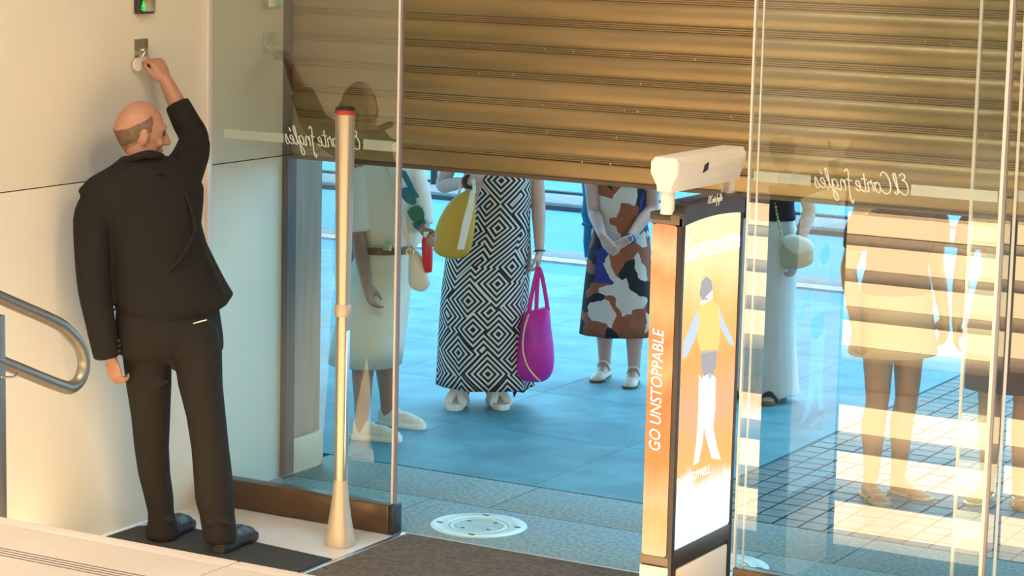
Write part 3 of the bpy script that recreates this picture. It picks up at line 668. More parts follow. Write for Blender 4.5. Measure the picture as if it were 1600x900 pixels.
def head(bm, c, f, u, k=1.0):
    f = (f - u * f.dot(u)).normalized(); r = f.cross(u)
    head_sphere(bm, c, r, f, u, k)
    W = lambda x, y, z: c + (r * x + f * y + u * z) * k
    limb(bm, [W(0, .090, .030), W(0, .103, -.002), W(0, .119, -.030)], [.008, .011, .013], n=8, sub=2)
    for s in (-1, 1):
        ball(bm, W(s * .011, .106, -.033), .010 * k, seg=8)
        ball(bm, W(s * .078, -.006, -.012), (.009 * k, .019 * k, .032 * k), (r, (f * .94 - r * s * .35 * -1).normalized(), u), seg=12)
        limb(bm, [W(s * .012, .094, .026), W(s * .030, .089, .030), W(s * .05, .074, .024)], [.008, .009, .006], n=8, sub=2)
        ball(bm, W(s * .042, .066, -.030), (.022 * k, .020 * k, .018 * k), (r, f, u), seg=10)
    limb(bm, [W(-.022, .086, -.062), W(0, .096, -.060), W(.022, .086, -.062)], [.006, .009, .006], n=8, sub=2)
    limb(bm, [W(-.020, .084, -.073), W(0, .093, -.074), W(.020, .084, -.073)], [.006, .009, .006], n=8, sub=2)
    ball(bm, W(0, .072, -.100), (.026 * k, .022 * k, .018 * k), (r, f, u), seg=10)
    return W
def eyes(W, parent, k=1.0):
    for s in (-1, 1):
        bm = bmesh.new(); ball(bm, W(s * .031, .082, .006), .0105 * k, seg=10); build('eye', bm, 'eye', parent, True)
def hand(bm, w, d, pn, side, k=1.0, curl=(35, 38, 42, 46), thumb=35, spread=4):
    """w wrist, d pointing direction, pn palm-facing normal, side: +1 thumb on d x pn side"""
    d = d.normalized(); pn = (pn - d * pn.dot(d)).normalized(); t = d.cross(pn) * side      # t points to the thumb side
    W = lambda a, b, c: w + (d * a + t * b + pn * c) * k
    rings = []
    for a, hw, th in ((-.012, .026, .020), (.01, .029, .019), (.03, .036, .018), (.055, .041, .016), (.078, .041, .014), (.092, .036, .010)):
        rings.append(ell(W(a, 0, 0), t * hw * k, pn * th * k, 14))
    loft(bm, rings)
    ball(bm, W(.035, .022, .010), (.028 * k, .018 * k, .014 * k), (d, t, pn), seg=10)
    for i, (b, L, r) in enumerate(((.030, .074, .0092), (.010, .082, .0095), (-.010, .076, .0090), (-.029, .060, .0080))):
        p = V(W(.085, b, 0)); pts = [V(W(.06, b, 0)), p]; an = 0.0; sp = math.radians((1.5 - i) * spread)
        for s, fr in enumerate((.45, .31, .24)):
            an += math.radians(curl[i] * (1.0 if s else .75)); dd = (d * math.cos(an) + pn * math.sin(an)); dd = (dd + t * math.tan(sp) * math.cos(an)).normalized()
            p = p + dd * L * fr * k; pts.append(V(p))
        limb(bm, pts, [r * k, r * k, r * .97 * k, r * .9 * k, r * .78 * k], n=8, sub=2)
    ta = math.radians(thumb)
    a = W(.018, .026, .008); b = W(.045, .026 + .030 * math.sin(ta) + .008, .018); c = W(.070, .030 + .040 * math.sin(ta), .028); e = W(.090, .030 + .040 * math.sin(ta), .036)
    limb(bm, [a, b, c, e], [.014 * k, .0115 * k, .0105 * k, .0085 * k], n=8, sub=3)
    return W
def foot(bm, heel, d, k=1.0, L=.235, toes=True):
    """bare foot on the ground: heel = ground point under the heel back"""
    d = d.normalized(); r = V((d.y, -d.x, 0)); rings = []
    for a, hw, h, zc in ((0.0, .012, .018, .022), (.012, .026, .026, .030), (.04, .031, .040, .042), (.08, .030, .040, .042), (.12, .034, .030, .032), (.16, .040, .021, .023), (.19, .041, .015, .017), (.205, .034, .011, .013)):
        rings.append(ell(heel + d * a * L / .235 * k + Z3 * zc * k, r * hw * k, Z3 * h * k, 14))
    loft(bm, rings)
    if toes:
        for i in range(5):
            b = -.030 + i * .0155
            l = (.030, .034, .031, .026, .020)[i]
            p0 = heel + d * (.185 * L / .235) * k + r * b * k + Z3 * .014 * k
            limb(bm, [p0, p0 + d * l * .6 * k, p0 + d * l * k - Z3 * .003 * k], [.0105 * k if i == 0 else .008 * k, .010 * k if i == 0 else .0078 * k, .008 * k if i == 0 else .0065 * k], n=8, sub=2)
SOLE = [(0, .020), (.015, .030), (.05, .033), (.09, .030), (.13, .034), (.17, .043), (.205, .044), (.235, .034), (.252, .016)]
def sole(bm, heel, d, z0, z1, k=1.0, grow=0.0, heelup=0.0):
    d = d.normalized(); r = V((d.y, -d.x, 0)); pts = [(a, w_ + grow) for a, w_ in SOLE] + [(a, -(w_ + grow)) for a, w_ in reversed(SOLE)]
    rings = []
    for z, g in ((z0, .94), (z0 + .004, 1.0), (z1 - .003, 1.0), (z1, .97)):
        rings.append([heel + d * (a * k - .006) + r * w_ * k * g + Z3 * (z + (heelup * max(0, 1 - a / .15) if z > z0 + .01 else 0)) for a, w_ in pts])
    loft(bm, rings)
def shoe_upper(bm, heel, d, z0, k=1.0, high=.095, low=.05):
    d = d.normalized(); r = V((d.y, -d.x, 0)); rings = []
    for a, hw, h in ((-.002, .018, high * .72), (.012, .031, high * .95), (.05, .034, high), (.085, .034, high * .92), (.12, .036, high * .72), (.16, .042, low * 1.05), (.2, .042, low * .78), (.23, .033, low * .6), (.248, .014, low * .35)):
        c = heel + d * a * k + Z3 * z0; ring = []
        for i in range(18):
            t = 2 * math.pi * i / 18; zz = math.sin(t); ring.append(c + r * hw * k * math.cos(t) + Z3 * (h * max(zz, 0) ** .85 if zz > 0 else .006 * zz))
        rings.append(ring)
    loft(bm, rings)
def torso_rings(F, rows, n=24):
    return [ell(F(0, yo, z), F.r * rx * F.k, F.f * ry * F.k, n) for z, rx, ry, yo in rows]
BODY_W = [(.76, .10, .085, -.01), (.82, .150, .105, -.01), (.88, .170, .118, -.012), (.95, .163, .112, -.005), (1.03, .132, .095, 0), (1.12, .138, .104, .008), (1.20, .150, .118, .014), (1.27, .150, .104, .004), (1.325, .125, .080, -.006), (1.36, .070, .058, -.008), (1.40, .050, .050, 0)]
def woman(name, F, skin, legs, arms, label, hairm='hair_brown', toes=False, feet=True, gaze=None, voxel=.009, slim=.80, group='women waiting outside the shutter'):
    """legs: [(hip, knee, ankle, heel, toe_dir)], arms: [(shoulder, elbow, wrist, hand_dir, palm_n, side, curl)]"""
    t = thing('person', F.P, label, 'person', group); k = F.k; bm = bmesh.new()
    loft(bm, torso_rings(F, [(z, rx * (slim if z < 1.3 else .9), ry * (slim if z < 1.3 else .9), yo) for z, rx, ry, yo in BODY_W]))
    limb(bm, [F(0, -.005, 1.33), F(0, .004, 1.41), F(0, .012, 1.46)], [.052 * k, .046 * k, .048 * k], n=14)
    hc = F(0, .018, 1.51); W = head(bm, hc, (gaze or F.f), (Z3 - F.f * .05).normalized(), .94 * k)
    for (hip, kn, an, hl, td) in legs:
        m1 = hip.lerp(kn, .5); m2 = kn.lerp(an, .32) - F.f * .015
        limb(bm, [hip, m1, kn, m2, kn.lerp(an, .7), an, V((an.x, an.y, .04))], [.078 * k, .070 * k, .053 * k, .056 * k, .042 * k, .033 * k, .034 * k], n=16)
        if feet: foot(bm, hl, td, k, toes=toes)
    for (sh, el, wr, hdir, pn, side, curl) in arms:
        limb(bm, [sh, sh.lerp(el, .35), sh.lerp(el, .75), el, el.lerp(wr, .3), el.lerp(wr, .75), wr], [.052 * k, .047 * k, .040 * k, .037 * k, .038 * k, .029 * k, .024 * k], n=14)
        hand(bm, wr, hdir, pn, side, .93 * k, curl)
    body = solid('body', bm, skin, t, voxel, 3)
    eyes(W, t, .94)
    bm = bmesh.new(); f = (gaze or F.f); u = (Z3 - F.f * .05).normalized(); f = (f - u * f.dot(u)).normalized(); r = f.cross(u)
    head_sphere(bm, hc + u * .004, r, f, u, .94 * k, .012, keep=lambda d: (d.z > .30 - .25 * d.y and (d.y < .55 or d.z > .55)) or (d.y < .12 and d.z > -.75))
    o = build('hair', bm, hairm, t, True); md = o.modifiers.new('thick', 'SOLIDIFY'); md.thickness = .016; md.offset = -.4
    return t
def std_legs(F, gap=.09, feet=None, turn=8):
    out = []
    for s in (-1, 1):
        hip = F(s * .085, 0, .84); an = F(s * gap, -.02, .075); kn = F(s * (.085 + gap) / 2, .012, .45)
        hl = F(s * gap, -.065, 0); a = math.radians(turn) * s; td = F.f * math.cos(a) + F.r * math.sin(a); out.append((hip, kn, an, V((hl.x, hl.y, 0)), td))
    return out
def foot_legs(F, specs):
    """specs: (hip side, heel ground point, toe direction)"""
    out = []
    for s, hl, td in specs:
        td = V((td.x, td.y, 0)).normalized(); an = V((hl.x, hl.y, .075)) + td * .045; hip = F(s * .085, 0, .84); kn = hip.lerp(an, .51) + F.f * .02; out.append((hip, kn, an, V((hl.x, hl.y, 0)), td))
    return out
def row_dress(bm, rows, n=72, folds=(0.0, 7), ratio=.72, fr=None, phase=.6, cap_in=True):
    """rows: (centre, half width along HR, fold amount) top to bottom; u = image-right axis, v = towards the street"""
    rings = []; uvs = []; run = 0.0; last = None
    for (c, hw, fa) in rows:
        ring = []; uvr = []; acc = 0.0; prev = None
        for i in range(n + 1):
            t = 2 * math.pi * i / n + math.pi / 2
            s = 1 + fa * (math.sin(folds[1] * t + phase) * .6 + math.sin((folds[1] + 4) * t + 1.3 * phase + 1) * .4)
            p = c + HR * (math.cos(t) * hw * s) + HV * (math.sin(t) * hw * ratio * s)
            if prev is not None: acc += (p - prev).length
            prev = p; uvr.append(acc); ring.append(p)
        tot = acc; uvr = [(a - tot / 2, c.z) for a in uvr]; rings.append(ring[:-1]); uvs.append(uvr)
    if cap_in:
        c, hw, fa = rows[-1]; inner = [p.lerp(c, .06) + Z3 * .004 for p in rings[-1]]; rings.append(inner); uvs.append(uvs[-1])
        c2 = rows[-2][0]; inner2 = [c2 + (p - c2) * .90 for p in rings[-3]]; rings.append(inner2); uvs.append(uvs[-1])
    loft(bm, rings, cap=True, uvs=uvs)
def px_rows(rows, d0):
    """(y, xl, xr, fold) pixel rows at depth d0 -> row_dress rows"""
    out = []
    for y, xl, xr, fa in rows:
        a = wd(xl, y, d0); b = wd(xr, y, d0); out.append(((a + b) / 2, (b - a).length / 2, fa))
    return out
IMR = HR.copy(); TOC = -HV                       # image right, towards camera
# ------------------------------------------------------------------ the guard
G = gz(298, 848)
t = thing('person', (G.x, G.y, 0), 'bald man in black suit turning a key in the wall switch', 'person'); man = t
fb = V((-.85, .53, 0)).normalized(); lat = V((.53, .85, 0)).normalized()
def ring_px(xl, xr, y, d, b, n=28):
    a0, a1 = wd(xl, y, d), wd(xr, y, d); hw = (a1 - a0).length / 2; cc = lat.dot(HR); ss = fb.dot(HR)
    a = math.sqrt(max(hw * hw - b * b * ss * ss, .0004)) / abs(cc)
    return ell((a0 + a1) / 2, lat * a, fb * b, n)
shL, elL, wrL = wd(141, 326, 9.36), wd(146, 440, 9.36), wd(172, 556, 9.40)
shR, elR, wrR = wd(284, 268, 9.60), wd(303, 216, 9.80), wd(259, 126, 9.86)
hpR = V((XW + .045, 7.895, 2.0))
hc = wd(217, 206, 9.50); fh = (IMR * .80 + HV * .42 + Z3 * -.12).normalized(); uh = (Z3 * .97 + IMR * .12).normalized()
bm = bmesh.new()
rings = [ring_px(222, 312, 540, 9.52, .06), ring_px(208, 322, 500, 9.52, .08), ring_px(205, 308, 430, 9.5, .08), ring_px(200, 298, 360, 9.48, .09), ring_px(182, 294, 310, 9.47, .08), ring_px(190, 275, 280, 9.47, .06), ring_px(205, 255, 256, 9.48, .05)]
loft(bm, rings)
limb(bm, [wd(228, 268, 9.47), wd(222, 240, 9.48), wd(218, 215, 9.49)], [.065, .060, .058], n=16)
W = head(bm, hc, fh, uh, 1.06)
limb(bm, [wd(165, 335, 9.42), wd(150, 350, 9.38), elL, wrL], [.036, .040, .040, .029], n=14); limb(bm, [shR, elR, elR.lerp(wrR, .35), wrR], [.048, .041, .042, .0285], n=14)
hand(bm, wrL, (wd(181, 590, 9.40) - wrL), (IMR * .6 + HV * .75), -1, 1.0, (46, 50, 54, 58), 25)
# right hand: fist closed round the key, knuckles up, seen from the back of the hand
dR = (wd(243, 92, 9.88) - wrR).normalized()
hand(bm, wrR, dR, (-IMR * .75 + HV * .65), 1, 1.0, (62, 66, 70, 72), 8, 2)
legsM = []
heR, toR = gz(336, 866, .012), gz(384, 842, .012); heL, toL = gz(247, 848, .012), gz(283, 826, .012)
tdR = (toR - heR).normalized(); tdL = (toL - heL).normalized()
for hip, kn, an in ((wd(228, 530, 9.53), wd(238, 660, 9.56), V((heL.x, heL.y, .09)) + tdL * .075), (wd(305, 530, 9.52), wd(325, 650, 9.48), V((heR.x, heR.y, .09)) + tdR * .075)):
    limb(bm, [hip, kn, an, V((an.x, an.y, .05))], [.042, .045, .028, .026], n=14)
foot(bm, heL + tdL * .06, tdL, .86, toes=False); foot(bm, heR + tdR * .06, tdR, .86, toes=False)
solid('body', bm, 'skin_man', t, .0065, 3); eyes(W, t, 1.06)
bm = bmesh.new(); f2 = (fh - uh * fh.dot(uh)).normalized(); r2 = f2.cross(uh)
band_hi = lambda d: .47 + .52 * d.y + .06 * noise.noise(d * 5)
band_lo = lambda d: -.02 + .55 * d.y + .06 * noise.noise(d * 6)
head_sphere(bm, hc, r2, f2, uh, 1.06, .0014, nu=150, nv=100, keep=lambda d: d.y < .26 + .05 * noise.noise(d * 9) and band_lo(d) < d.z < band_hi(d))
o = build('hair', bm, 'hair_short', t, True); o['label'] = 'very short dark hair round the bald crown'; md = o.modifiers.new('thick', 'SOLIDIFY'); md.thickness = .003; md.offset = -.5
bm = bmesh.new(); head_sphere(bm, hc, r2, f2, uh, 1.06, .0010, nu=150, nv=100, keep=lambda d: d.y < .20 + .05 * noise.noise(d * 9) and -.62 + .3 * d.y < d.z <= band_lo(d) + .05)
o = build('hair', bm, 'hair_stubble', t, True); o['label'] = 'shaved stubble at the sides and nape'; md = o.modifiers.new('thick', 'SOLIDIFY'); md.thickness = .003; md.offset = -.5
# jacket: torso, two sleeves, lifted tail on the right
bm = bmesh.new()
rows = [(496, 190, 322, 9.52, .135), (478, 184, 352, 9.52, .15), (462, 180, 362, 9.52, .155), (440, 178, 349, 9.51, .15), (416, 175, 337, 9.51, .145), (380, 171, 320, 9.49, .140), (350, 162, 312, 9.48, .138), (318, 140, 314, 9.47, .132), (295, 128, 314, 9.46, .120), (276, 145, 306, 9.46, .105), (258, 176, 286, 9.46, .09), (244, 192, 262, 9.47, .075)]
loft(bm, [ring_px(xl, xr, y, d, b) for y, xl, xr, d, b in rows])
limb(bm, [wd(152, 318, 9.40), wd(143, 345, 9.36), elL, wd(156, 500, 9.37), wd(168, 557, 9.39)], [.066, .073, .066, .060, .056], n=16, round_ends=False)
cuR = elR.lerp(wrR, .60)
limb(bm, [wd(268, 290, 9.55), shR, wd(296, 246, 9.70), elR, elR.lerp(cuR, .5), cuR], [.085, .082, .072, .062, .058, .052], n=16, round_ends=False)
limb(bm, [wd(318, 225, 9.76), wd(314, 245, 9.70), wd(303, 285, 9.6)], [.028, .034, .030], n=10)
for pts, rr in (([(302, 365), (285, 400), (250, 432), (205, 456), (180, 462)], .012), ([(200, 385), (185, 392), (174, 400)], .010), ([(262, 268), (225, 268), (195, 262)], .010), ([(320, 385), (335, 420), (352, 455)], .012), ([(290, 300), (300, 330), (306, 360)], .010)):
    limb(bm, [wd(x, y, 9.40 if x < 220 else (9.37 if x < 290 else 9.42)) for x, y in pts], rr, n=8)
jk = solid('jacket', bm, 'suit', t, .008, 3)
bm = bmesh.new(); limb(bm, [wd(185, 258, 9.43), wd(205, 248, 9.385), wd(232, 240, 9.37), wd(252, 243, 9.42)], [.014, .018, .018, .012], n=10, flat=.8); build('collar', bm, 'suit', jk, True)
for i in range(3):
    bm = bmesh.new(); ball(bm, wd(186 + i * .5, 532 + i * 8, 9.345), .007, seg=8); build('cuff_button', bm, 'black', jk, True)
bm = bmesh.new()
rows = [(470, 186, 338, 9.52, .12), (500, 184, 342, 9.52, .135), (530, 186, 346, 9.52, .13), (550, 192, 346, 9.52, .10), (566, 222, 318, 9.52, .04)]
loft(bm, [ring_px(xl, xr, y, d, b) for y, xl, xr, d, b in rows])
def leg_rows(rows):
    for (y, xl, xr, d) in rows:
        a, b = wd(xl, y, d), wd(xr, y, d); h = (b - a).length / 2; yield ell((a + b) / 2, HR * h, HV * h * 1.08, 20)
loft(bm, list(leg_rows([(492, 212, 245, 9.51), (515, 196, 262, 9.515), (545, 190, 268, 9.52), (600, 197, 268, 9.54), (650, 205, 266, 9.56), (700, 210, 264, 9.58), (740, 216, 266, 9.60), (775, 225, 271, 9.62), (800, 231, 272, 9.63), (815, 231, 276, 9.64), (828, 227, 280, 9.645), (840, 228, 280, 9.645)])))
loft(bm, list(leg_rows([(492, 286, 326, 9.50), (515, 276, 340, 9.50), (545, 270, 347, 9.50), (600, 278, 348, 9.49), (650, 291, 353, 9.48), (700, 299, 358, 9.48), (740, 302, 363, 9.48), (780, 305, 366, 9.48), (805, 312, 367, 9.48), (820, 314, 369, 9.48), (832, 317, 370, 9.475), (846, 319, 369, 9.475)])))
for pts in ([(240, 545), (262, 560), (270, 575)], [(200, 600), (230, 606), (262, 596)], [(238, 814), (252, 810), (268, 814)], [(325, 818), (342, 812), (358, 818)]):
    limb(bm, [wd(x, y, 9.455 if x < 280 and y < 700 else (9.585 if x < 290 else 9.405)) for x, y in pts], .010, n=8)
tr = solid('trousers', bm, 'suit_trousers', t, .008, 7)
a, b = wd(303, 505, 9.365), wd(322, 500, 9.37); bm = bmesh.new(); limb(bm, [a, b], .004, n=6); build('pocket_trim', bm, 'steel', tr, True)
for hl, td in ((heL, tdL), (heR, tdR)):
    hl = hl + td * .035; bm = bmesh.new(); shoe_upper(bm, hl, td, .012, 1.12, .080, .062); so = solid('shoe', bm, 'black_shoe', t, .006, 2)
    bm = bmesh.new(); sole(bm, hl, td, -.002, .024, 1.15, .003); build('sole', bm, 'black', so, True, 40)
# key with round white tag
k = thing('key_ring', hpR, 'key with round white tag in the guard\'s raised hand', 'key')
kp = onX(224, 80, XW + .02)
bm = bmesh.new(); limb(bm, [V((XW + .012, 7.885, 1.992)), onX(226, 82, XW + .05)], .0028, n=8); build('key_shaft', bm, 'steel', k, True)
bm = bmesh.new(); c = onX(222, 90, XW + .045); limb(bm, [onX(226, 82, XW + .05), c, onX(218, 97, XW + .035)], .0035, n=8); build('ring', bm, 'steel', k, True)
c = onX(215.5, 101, XW + .022); bm = bmesh.new(); limb(bm, [c - V((.004, 0, 0)), c + V((.003, 0, 0))], .0275, n=28, round_ends=False); build('tag', bm, 'white_plastic', k, True, 40)
# ------------------------------------------------------------------ woman A: cream blouse, belt and skirt
PA = gz(581, 675); dA = dep(PA); FA = Frame(PA, IMR * .55 + TOC * .85, 1.0)
h1, h2 = gz(550, 685), gz(592, 663); d1 = gz(594, 688) - h1; d2 = gz(642, 668) - h2
a_sh, a_el, a_wr = wd(556, 258, dA - .06), wd(560, 372, dA - .12), wd(573, 446, dA - .24)
b_sh, b_el, b_wr = wd(640, 262, dA + .02), wd(658, 345, dA - .02), wd(664, 362, dA - .20)
tA = woman('person', FA, 'skin_a', foot_legs(FA, [(.5, h1, d1), (-.5, h2, d2)]), [(a_sh, a_el, a_wr, wd(582, 480, dA - .26) - a_wr, TOC * .4 + IMR * .9, -1, (30, 34, 38, 42)), (b_sh, b_el, b_wr, TOC * .6 + IMR * .5 - Z3 * .2, -IMR + TOC * .2, 1, (55, 58, 60, 62))], 'woman in cream blouse, belt and skirt behind the slim post', 'hair_grey')
bm = bmesh.new(); row_dress(bm, px_rows([(380, 553, 646, 0), (405, 548, 646, .005), (440, 538, 643, .01), (490, 527, 638, .015), (530, 518, 632, .02), (566, 511, 627, .025)], dA), folds=(0, 5), ratio=1.15); build('skirt', bm, 'cream_skirt', tA, True)
bm = bmesh.new(); row_dress(bm, px_rows([(236, 566, 630, 0), (255, 552, 648, .01), (285, 548, 655, .015), (330, 549, 658, .02), (362, 551, 660, .03), (378, 553, 655, .03), (388, 557, 648, .01)], dA), folds=(0, 9), ratio=.72)
for p in ([wd(560, 262, dA - .05), wd(556, 310, dA - .09), wd(560, 362, dA - .11)], [wd(642, 262, dA), wd(652, 310, dA - .02), wd(657, 352, dA - .04)]): limb(bm, p, [.062, .072, .066], n=14, round_ends=False)
bl = solid('blouse', bm, 'cream_cloth', tA, .009, 4)
for pts, m in (([(626, 272), (634, 268), (648, 296), (655, 308), (646, 306)], 'leaf_teal'), ([(624, 300), (632, 294), (641, 297), (650, 312), (648, 320), (634, 316)], 'leaf_teal'), ([(636, 332), (648, 323), (660, 326), (663, 345), (650, 350)], 'leaf_green'), ([(644, 350), (662, 343), (666, 355), (654, 360)], 'leaf_teal')):
    bm = bmesh.new(); prism(bm, smooth_loop([wd(x, y, dA - .155) for x, y in pts], 2), HV * .03); build('printed_leaf', bm, m, bl)
bm = bmesh.new(); row_dress(bm, px_rows([(380, 551, 648, 0), (391, 551, 648, 0)], dA), ratio=1.16, cap_in=False); build('belt', bm, 'belt', tA, True, 40)
bm = bmesh.new(); q = wd(607, 386, dA - .185); box(bm, q.x - .02, q.x + .02, q.y - .02, q.y + .0, q.z - .016, q.z + .016, .003); build('belt_buckle', bm, 'gold', tA)
for hl, td in ((h1, d1), (h2, d2)):
    bm = bmesh.new(); shoe_upper(bm, hl, td, .018, 1.0, .085, .056); so = solid('shoe', bm, 'sneaker', tA, .006, 2)
    bm = bmesh.new(); sole(bm, hl, td, 0.0, .026, 1.02, .004); build('sole', bm, 'rubber_white', so, True, 40)
    dn = td.normalized(); rr = V((dn.y, -dn.x, 0))
    for i in range(4):
        c = hl + dn * (.105 + i * .018) + Z3 * (.088 - i * .010); bm = bmesh.new(); limb(bm, [c - rr * .022 - Z3 * .008, c, c + rr * .022 - Z3 * .008], .003, n=6); build('lace', bm, 'rubber_white', so, True)
bg_ = thing('handbag', wd(655, 450, dA - .22), 'small cream crossbody bag at the hip of the cream-skirted woman', 'handbag')
bm = bmesh.new(); pillow(bm, smooth_loop([wd(x, y, dA - .22) for x, y in ((640, 395), (648, 390), (658, 398), (668, 425), (672, 444), (662, 455), (648, 453), (639, 444), (638, 420))]), HV, .10); build('bag_body', bm, 'beige_leather', bg_, True)
bm = bmesh.new(); limb(bm, [wd(641, 392, dA - .22), wd(630, 345, dA - .22), wd(618, 300, dA - .20), wd(604, 262, dA - .17), wd(585, 225, dA - .05)], .009, n=8, flat=.4); build('strap', bm, 'beige_leather', bg_, True)
bm = bmesh.new()
c = wd(641, 393, dA - .25)
limb(bm, [c + (HR * math.cos(a) + Z3 * math.sin(a)) * .018 for a in [i * math.pi / 6 for i in range(13)]], .004, n=8, sub=2); build('strap_ring', bm, 'gold', bg_, True)
rb = thing('water_bottle', wd(666, 420, dA - .26), 'red bottle with white cap in the left hand of the cream-skirted woman', 'bottle')
top, bot = wd(666, 364, dA - .26), wd(669, 424, dA - .24); ax = bot - top
bm = bmesh.new(); limb(bm, [top + ax * .10, top + ax * .16, top + ax * .55, top + ax * .97, bot], [.014, .024, .027, .020, .016], n=18, sub=2); build('bottle_body', bm, 'red_bottle', rb, True, 50)
bm = bmesh.new(); limb(bm, [top - ax * .02, top + ax * .11], .014, n=16, round_ends=False); build('cap', bm, 'rubber_white', rb, True, 40)
# ------------------------------------------------------------------ woman B: black and white dress, two bags
PB = gz(752, 634); dB = dep(PB); FB = Frame(PB, TOC * 1.0 + IMR * .12, 1.0)
h1, h2 = gz(722, 628), gz(768, 627); d1 = TOC * 1.0 - IMR * .18; d2 = TOC * 1.0 + IMR * .28
a_sh, a_el, a_wr = wd(712, 222, dB), wd(692, 290, dB - .06), wd(733, 284, dB - .24)
b_sh, b_el, b_wr = wd(832, 218, dB), wd(841, 310, dB + .02), wd(843, 392, dB - .04)
tB = woman('person', FB, 'skin_b', foot_legs(FB, [(1, h1, d1), (-1, h2, d2)]), [(a_sh, a_el, a_wr, wd(752, 268, dB - .26) - a_wr, HV * .8 - Z3 * .3, 1, (30, 30, 30, 30)), (b_sh, b_el, b_wr, wd(840, 425, dB - .05) - b_wr, -IMR, -1, (55, 58, 62, 66))], 'woman in long black and white maze-print dress carrying two bags', toes=True, voxel=.0075)
bm = bmesh.new(); row_dress(bm, px_rows([(200, 738, 812, 0), (222, 728, 828, 0), (245, 730, 832, .0), (275, 735, 832, .004), (320, 734, 829, .006), (350, 728, 828, .008), (400, 697, 830, .012), (450, 691, 826, .02), (500, 688, 824, .04), (550, 686, 826, .055), (585, 685, 829, .065), (601, 684, 832, .07)], dB), folds=(0, 6), ratio=.8); dr = build('dress', bm, 'zigzag_print', tB, True); dr['label'] = 'sleeveless dress with black and white diamond maze print'
bm = bmesh.new(); a0 = px_rows([(590, 800, 830, 0), (620, 801, 833, 0)], dB + .12)
q = [wd(x, y, dB + .10) for x, y in ((798, 585), (830, 588), (833, 604), (826, 606), (818, 614), (808, 612), (803, 622), (800, 606))]; prism(bm, q, HV * .006); build('hem_tail', bm, 'black_cloth', dr)
for hl, td in ((h1, d1), (h2, d2)):
    td = td.normalized(); rr = V((td.y, -td.x, 0)); bm = bmesh.new(); sole(bm, hl, td, 0.0, .032, .98, .003); so = build('sandal', bm, 'rubber_white', tB, True, 40)
    for s in (-1, 1):
        bm = bmesh.new(); limb(bm, [hl + td * .10 - rr * s * .040 + Z3 * .03, hl + td * .125 - rr * s * .018 + Z3 * .088, hl + td * .15 + rr * s * .016 + Z3 * .080, hl + td * .185 + rr * s * .043 + Z3 * .030], [.022, .022, .022, .022], n=10, flat=.3, fdir=td); build('strap', bm, 'rubber_white', so, True)
    bm = bmesh.new(); limb(bm, [hl + td * .09 - rr * .042 + Z3 * .045, hl + td * .02 - rr * .036 + Z3 * .075, hl - td * .008 + Z3 * .085, hl + td * .02 + rr * .036 + Z3 * .075, hl + td * .09 + rr * .042 + Z3 * .045], .009, n=8, flat=.5); build('heel_strap', bm, 'rubber_white', so, True)
def bangle(name, c, ax, R, r, m, parent):
    ax = ax.normalized(); u = ax.cross(Z3).normalized(); v = ax.cross(u); bm = bmesh.new()
    limb(bm, [c + (u * math.cos(a) + v * math.sin(a)) * R for a in [i * math.pi / 8 for i in range(17)]], r, n=8, sub=1, round_ends=False); return build(name, bm, m, parent, True)
bangle('bracelet', a_wr + (a_wr - a_el).normalized() * -.015, a_wr - a_el, .031, .006, 'bracelet', tB); bangle('bracelet', a_wr + (a_wr - a_el).normalized() * .012, a_wr - a_el, .032, .007, 'zigzag_print', tB); bangle('bracelet', b_wr, b_wr - b_el, .029, .0035, 'frame_dark', tB)
mb = thing('tote_bag', wd(708, 400, dB - .27), 'mustard yellow bag with pale strap on the woman\'s forearm', 'handbag')
bm = bmesh.new(); pillow(bm, smooth_loop([wd(x, y, dB - .27) for x, y in ((676, 384), (679, 362), (688, 338), (702, 316), (718, 303), (733, 297), (742, 303), (743, 340), (739, 375), (732, 396), (715, 404), (695, 402), (682, 396))]), HV, .16); build('bag_body', bm, 'mustard', mb, True)
bm = bmesh.new(); prism(bm, [wd(x, y, dB - .36) for x, y in ((735, 299), (742, 297), (741, 320), (735, 350), (728, 378), (725, 390), (714, 390), (717, 376), (723, 345), (731, 318))], HV * .012); build('strap', bm, 'cream_leather', mb)
bm = bmesh.new(); limb(bm, [wd(741, 300, dB - .33), wd(740, 284, dB - .3), wd(733, 277, dB - .2), wd(722, 284, dB - .2), wd(716, 306, dB - .25)], .010, n=8, flat=.4); build('handle', bm, 'cream_leather', mb, True)
pb_ = thing('tote_bag', wd(836, 596, dB - .10), 'magenta tote bag hanging from the woman\'s lowered hand', 'handbag')
out = smooth_loop([wd(x, y, dB - .10) for x, y in ((819, 490), (838, 483), (857, 480), (861, 510), (866, 552), (863, 582), (848, 596), (822, 595), (805, 586), (806, 552), (812, 518))])
bm = bmesh.new(); pillow(bm, out, HV, .16); build('bag_body', bm, 'magenta', pb_, True)
for pts in (((826, 492), (831, 460), (838, 428), (842, 420)), ((838, 488), (839, 455), (841, 428), (843, 420)), ((856, 484), (852, 458), (847, 432), (843, 420))):
    bm = bmesh.new(); limb(bm, [wd(x, y, dB - .12) for x, y in pts], .011, n=8, flat=.35, fdir=HV); build('handle', bm, 'magenta_strap', pb_, True)
bm = bmesh.new(); limb(bm, [wd(x, y, dB - .178) for x, y in ((826, 492), (819, 515), (817, 545), (823, 570), (834, 586), (843, 595))], .005, n=8); build('zipper', bm, 'zip', pb_, True)
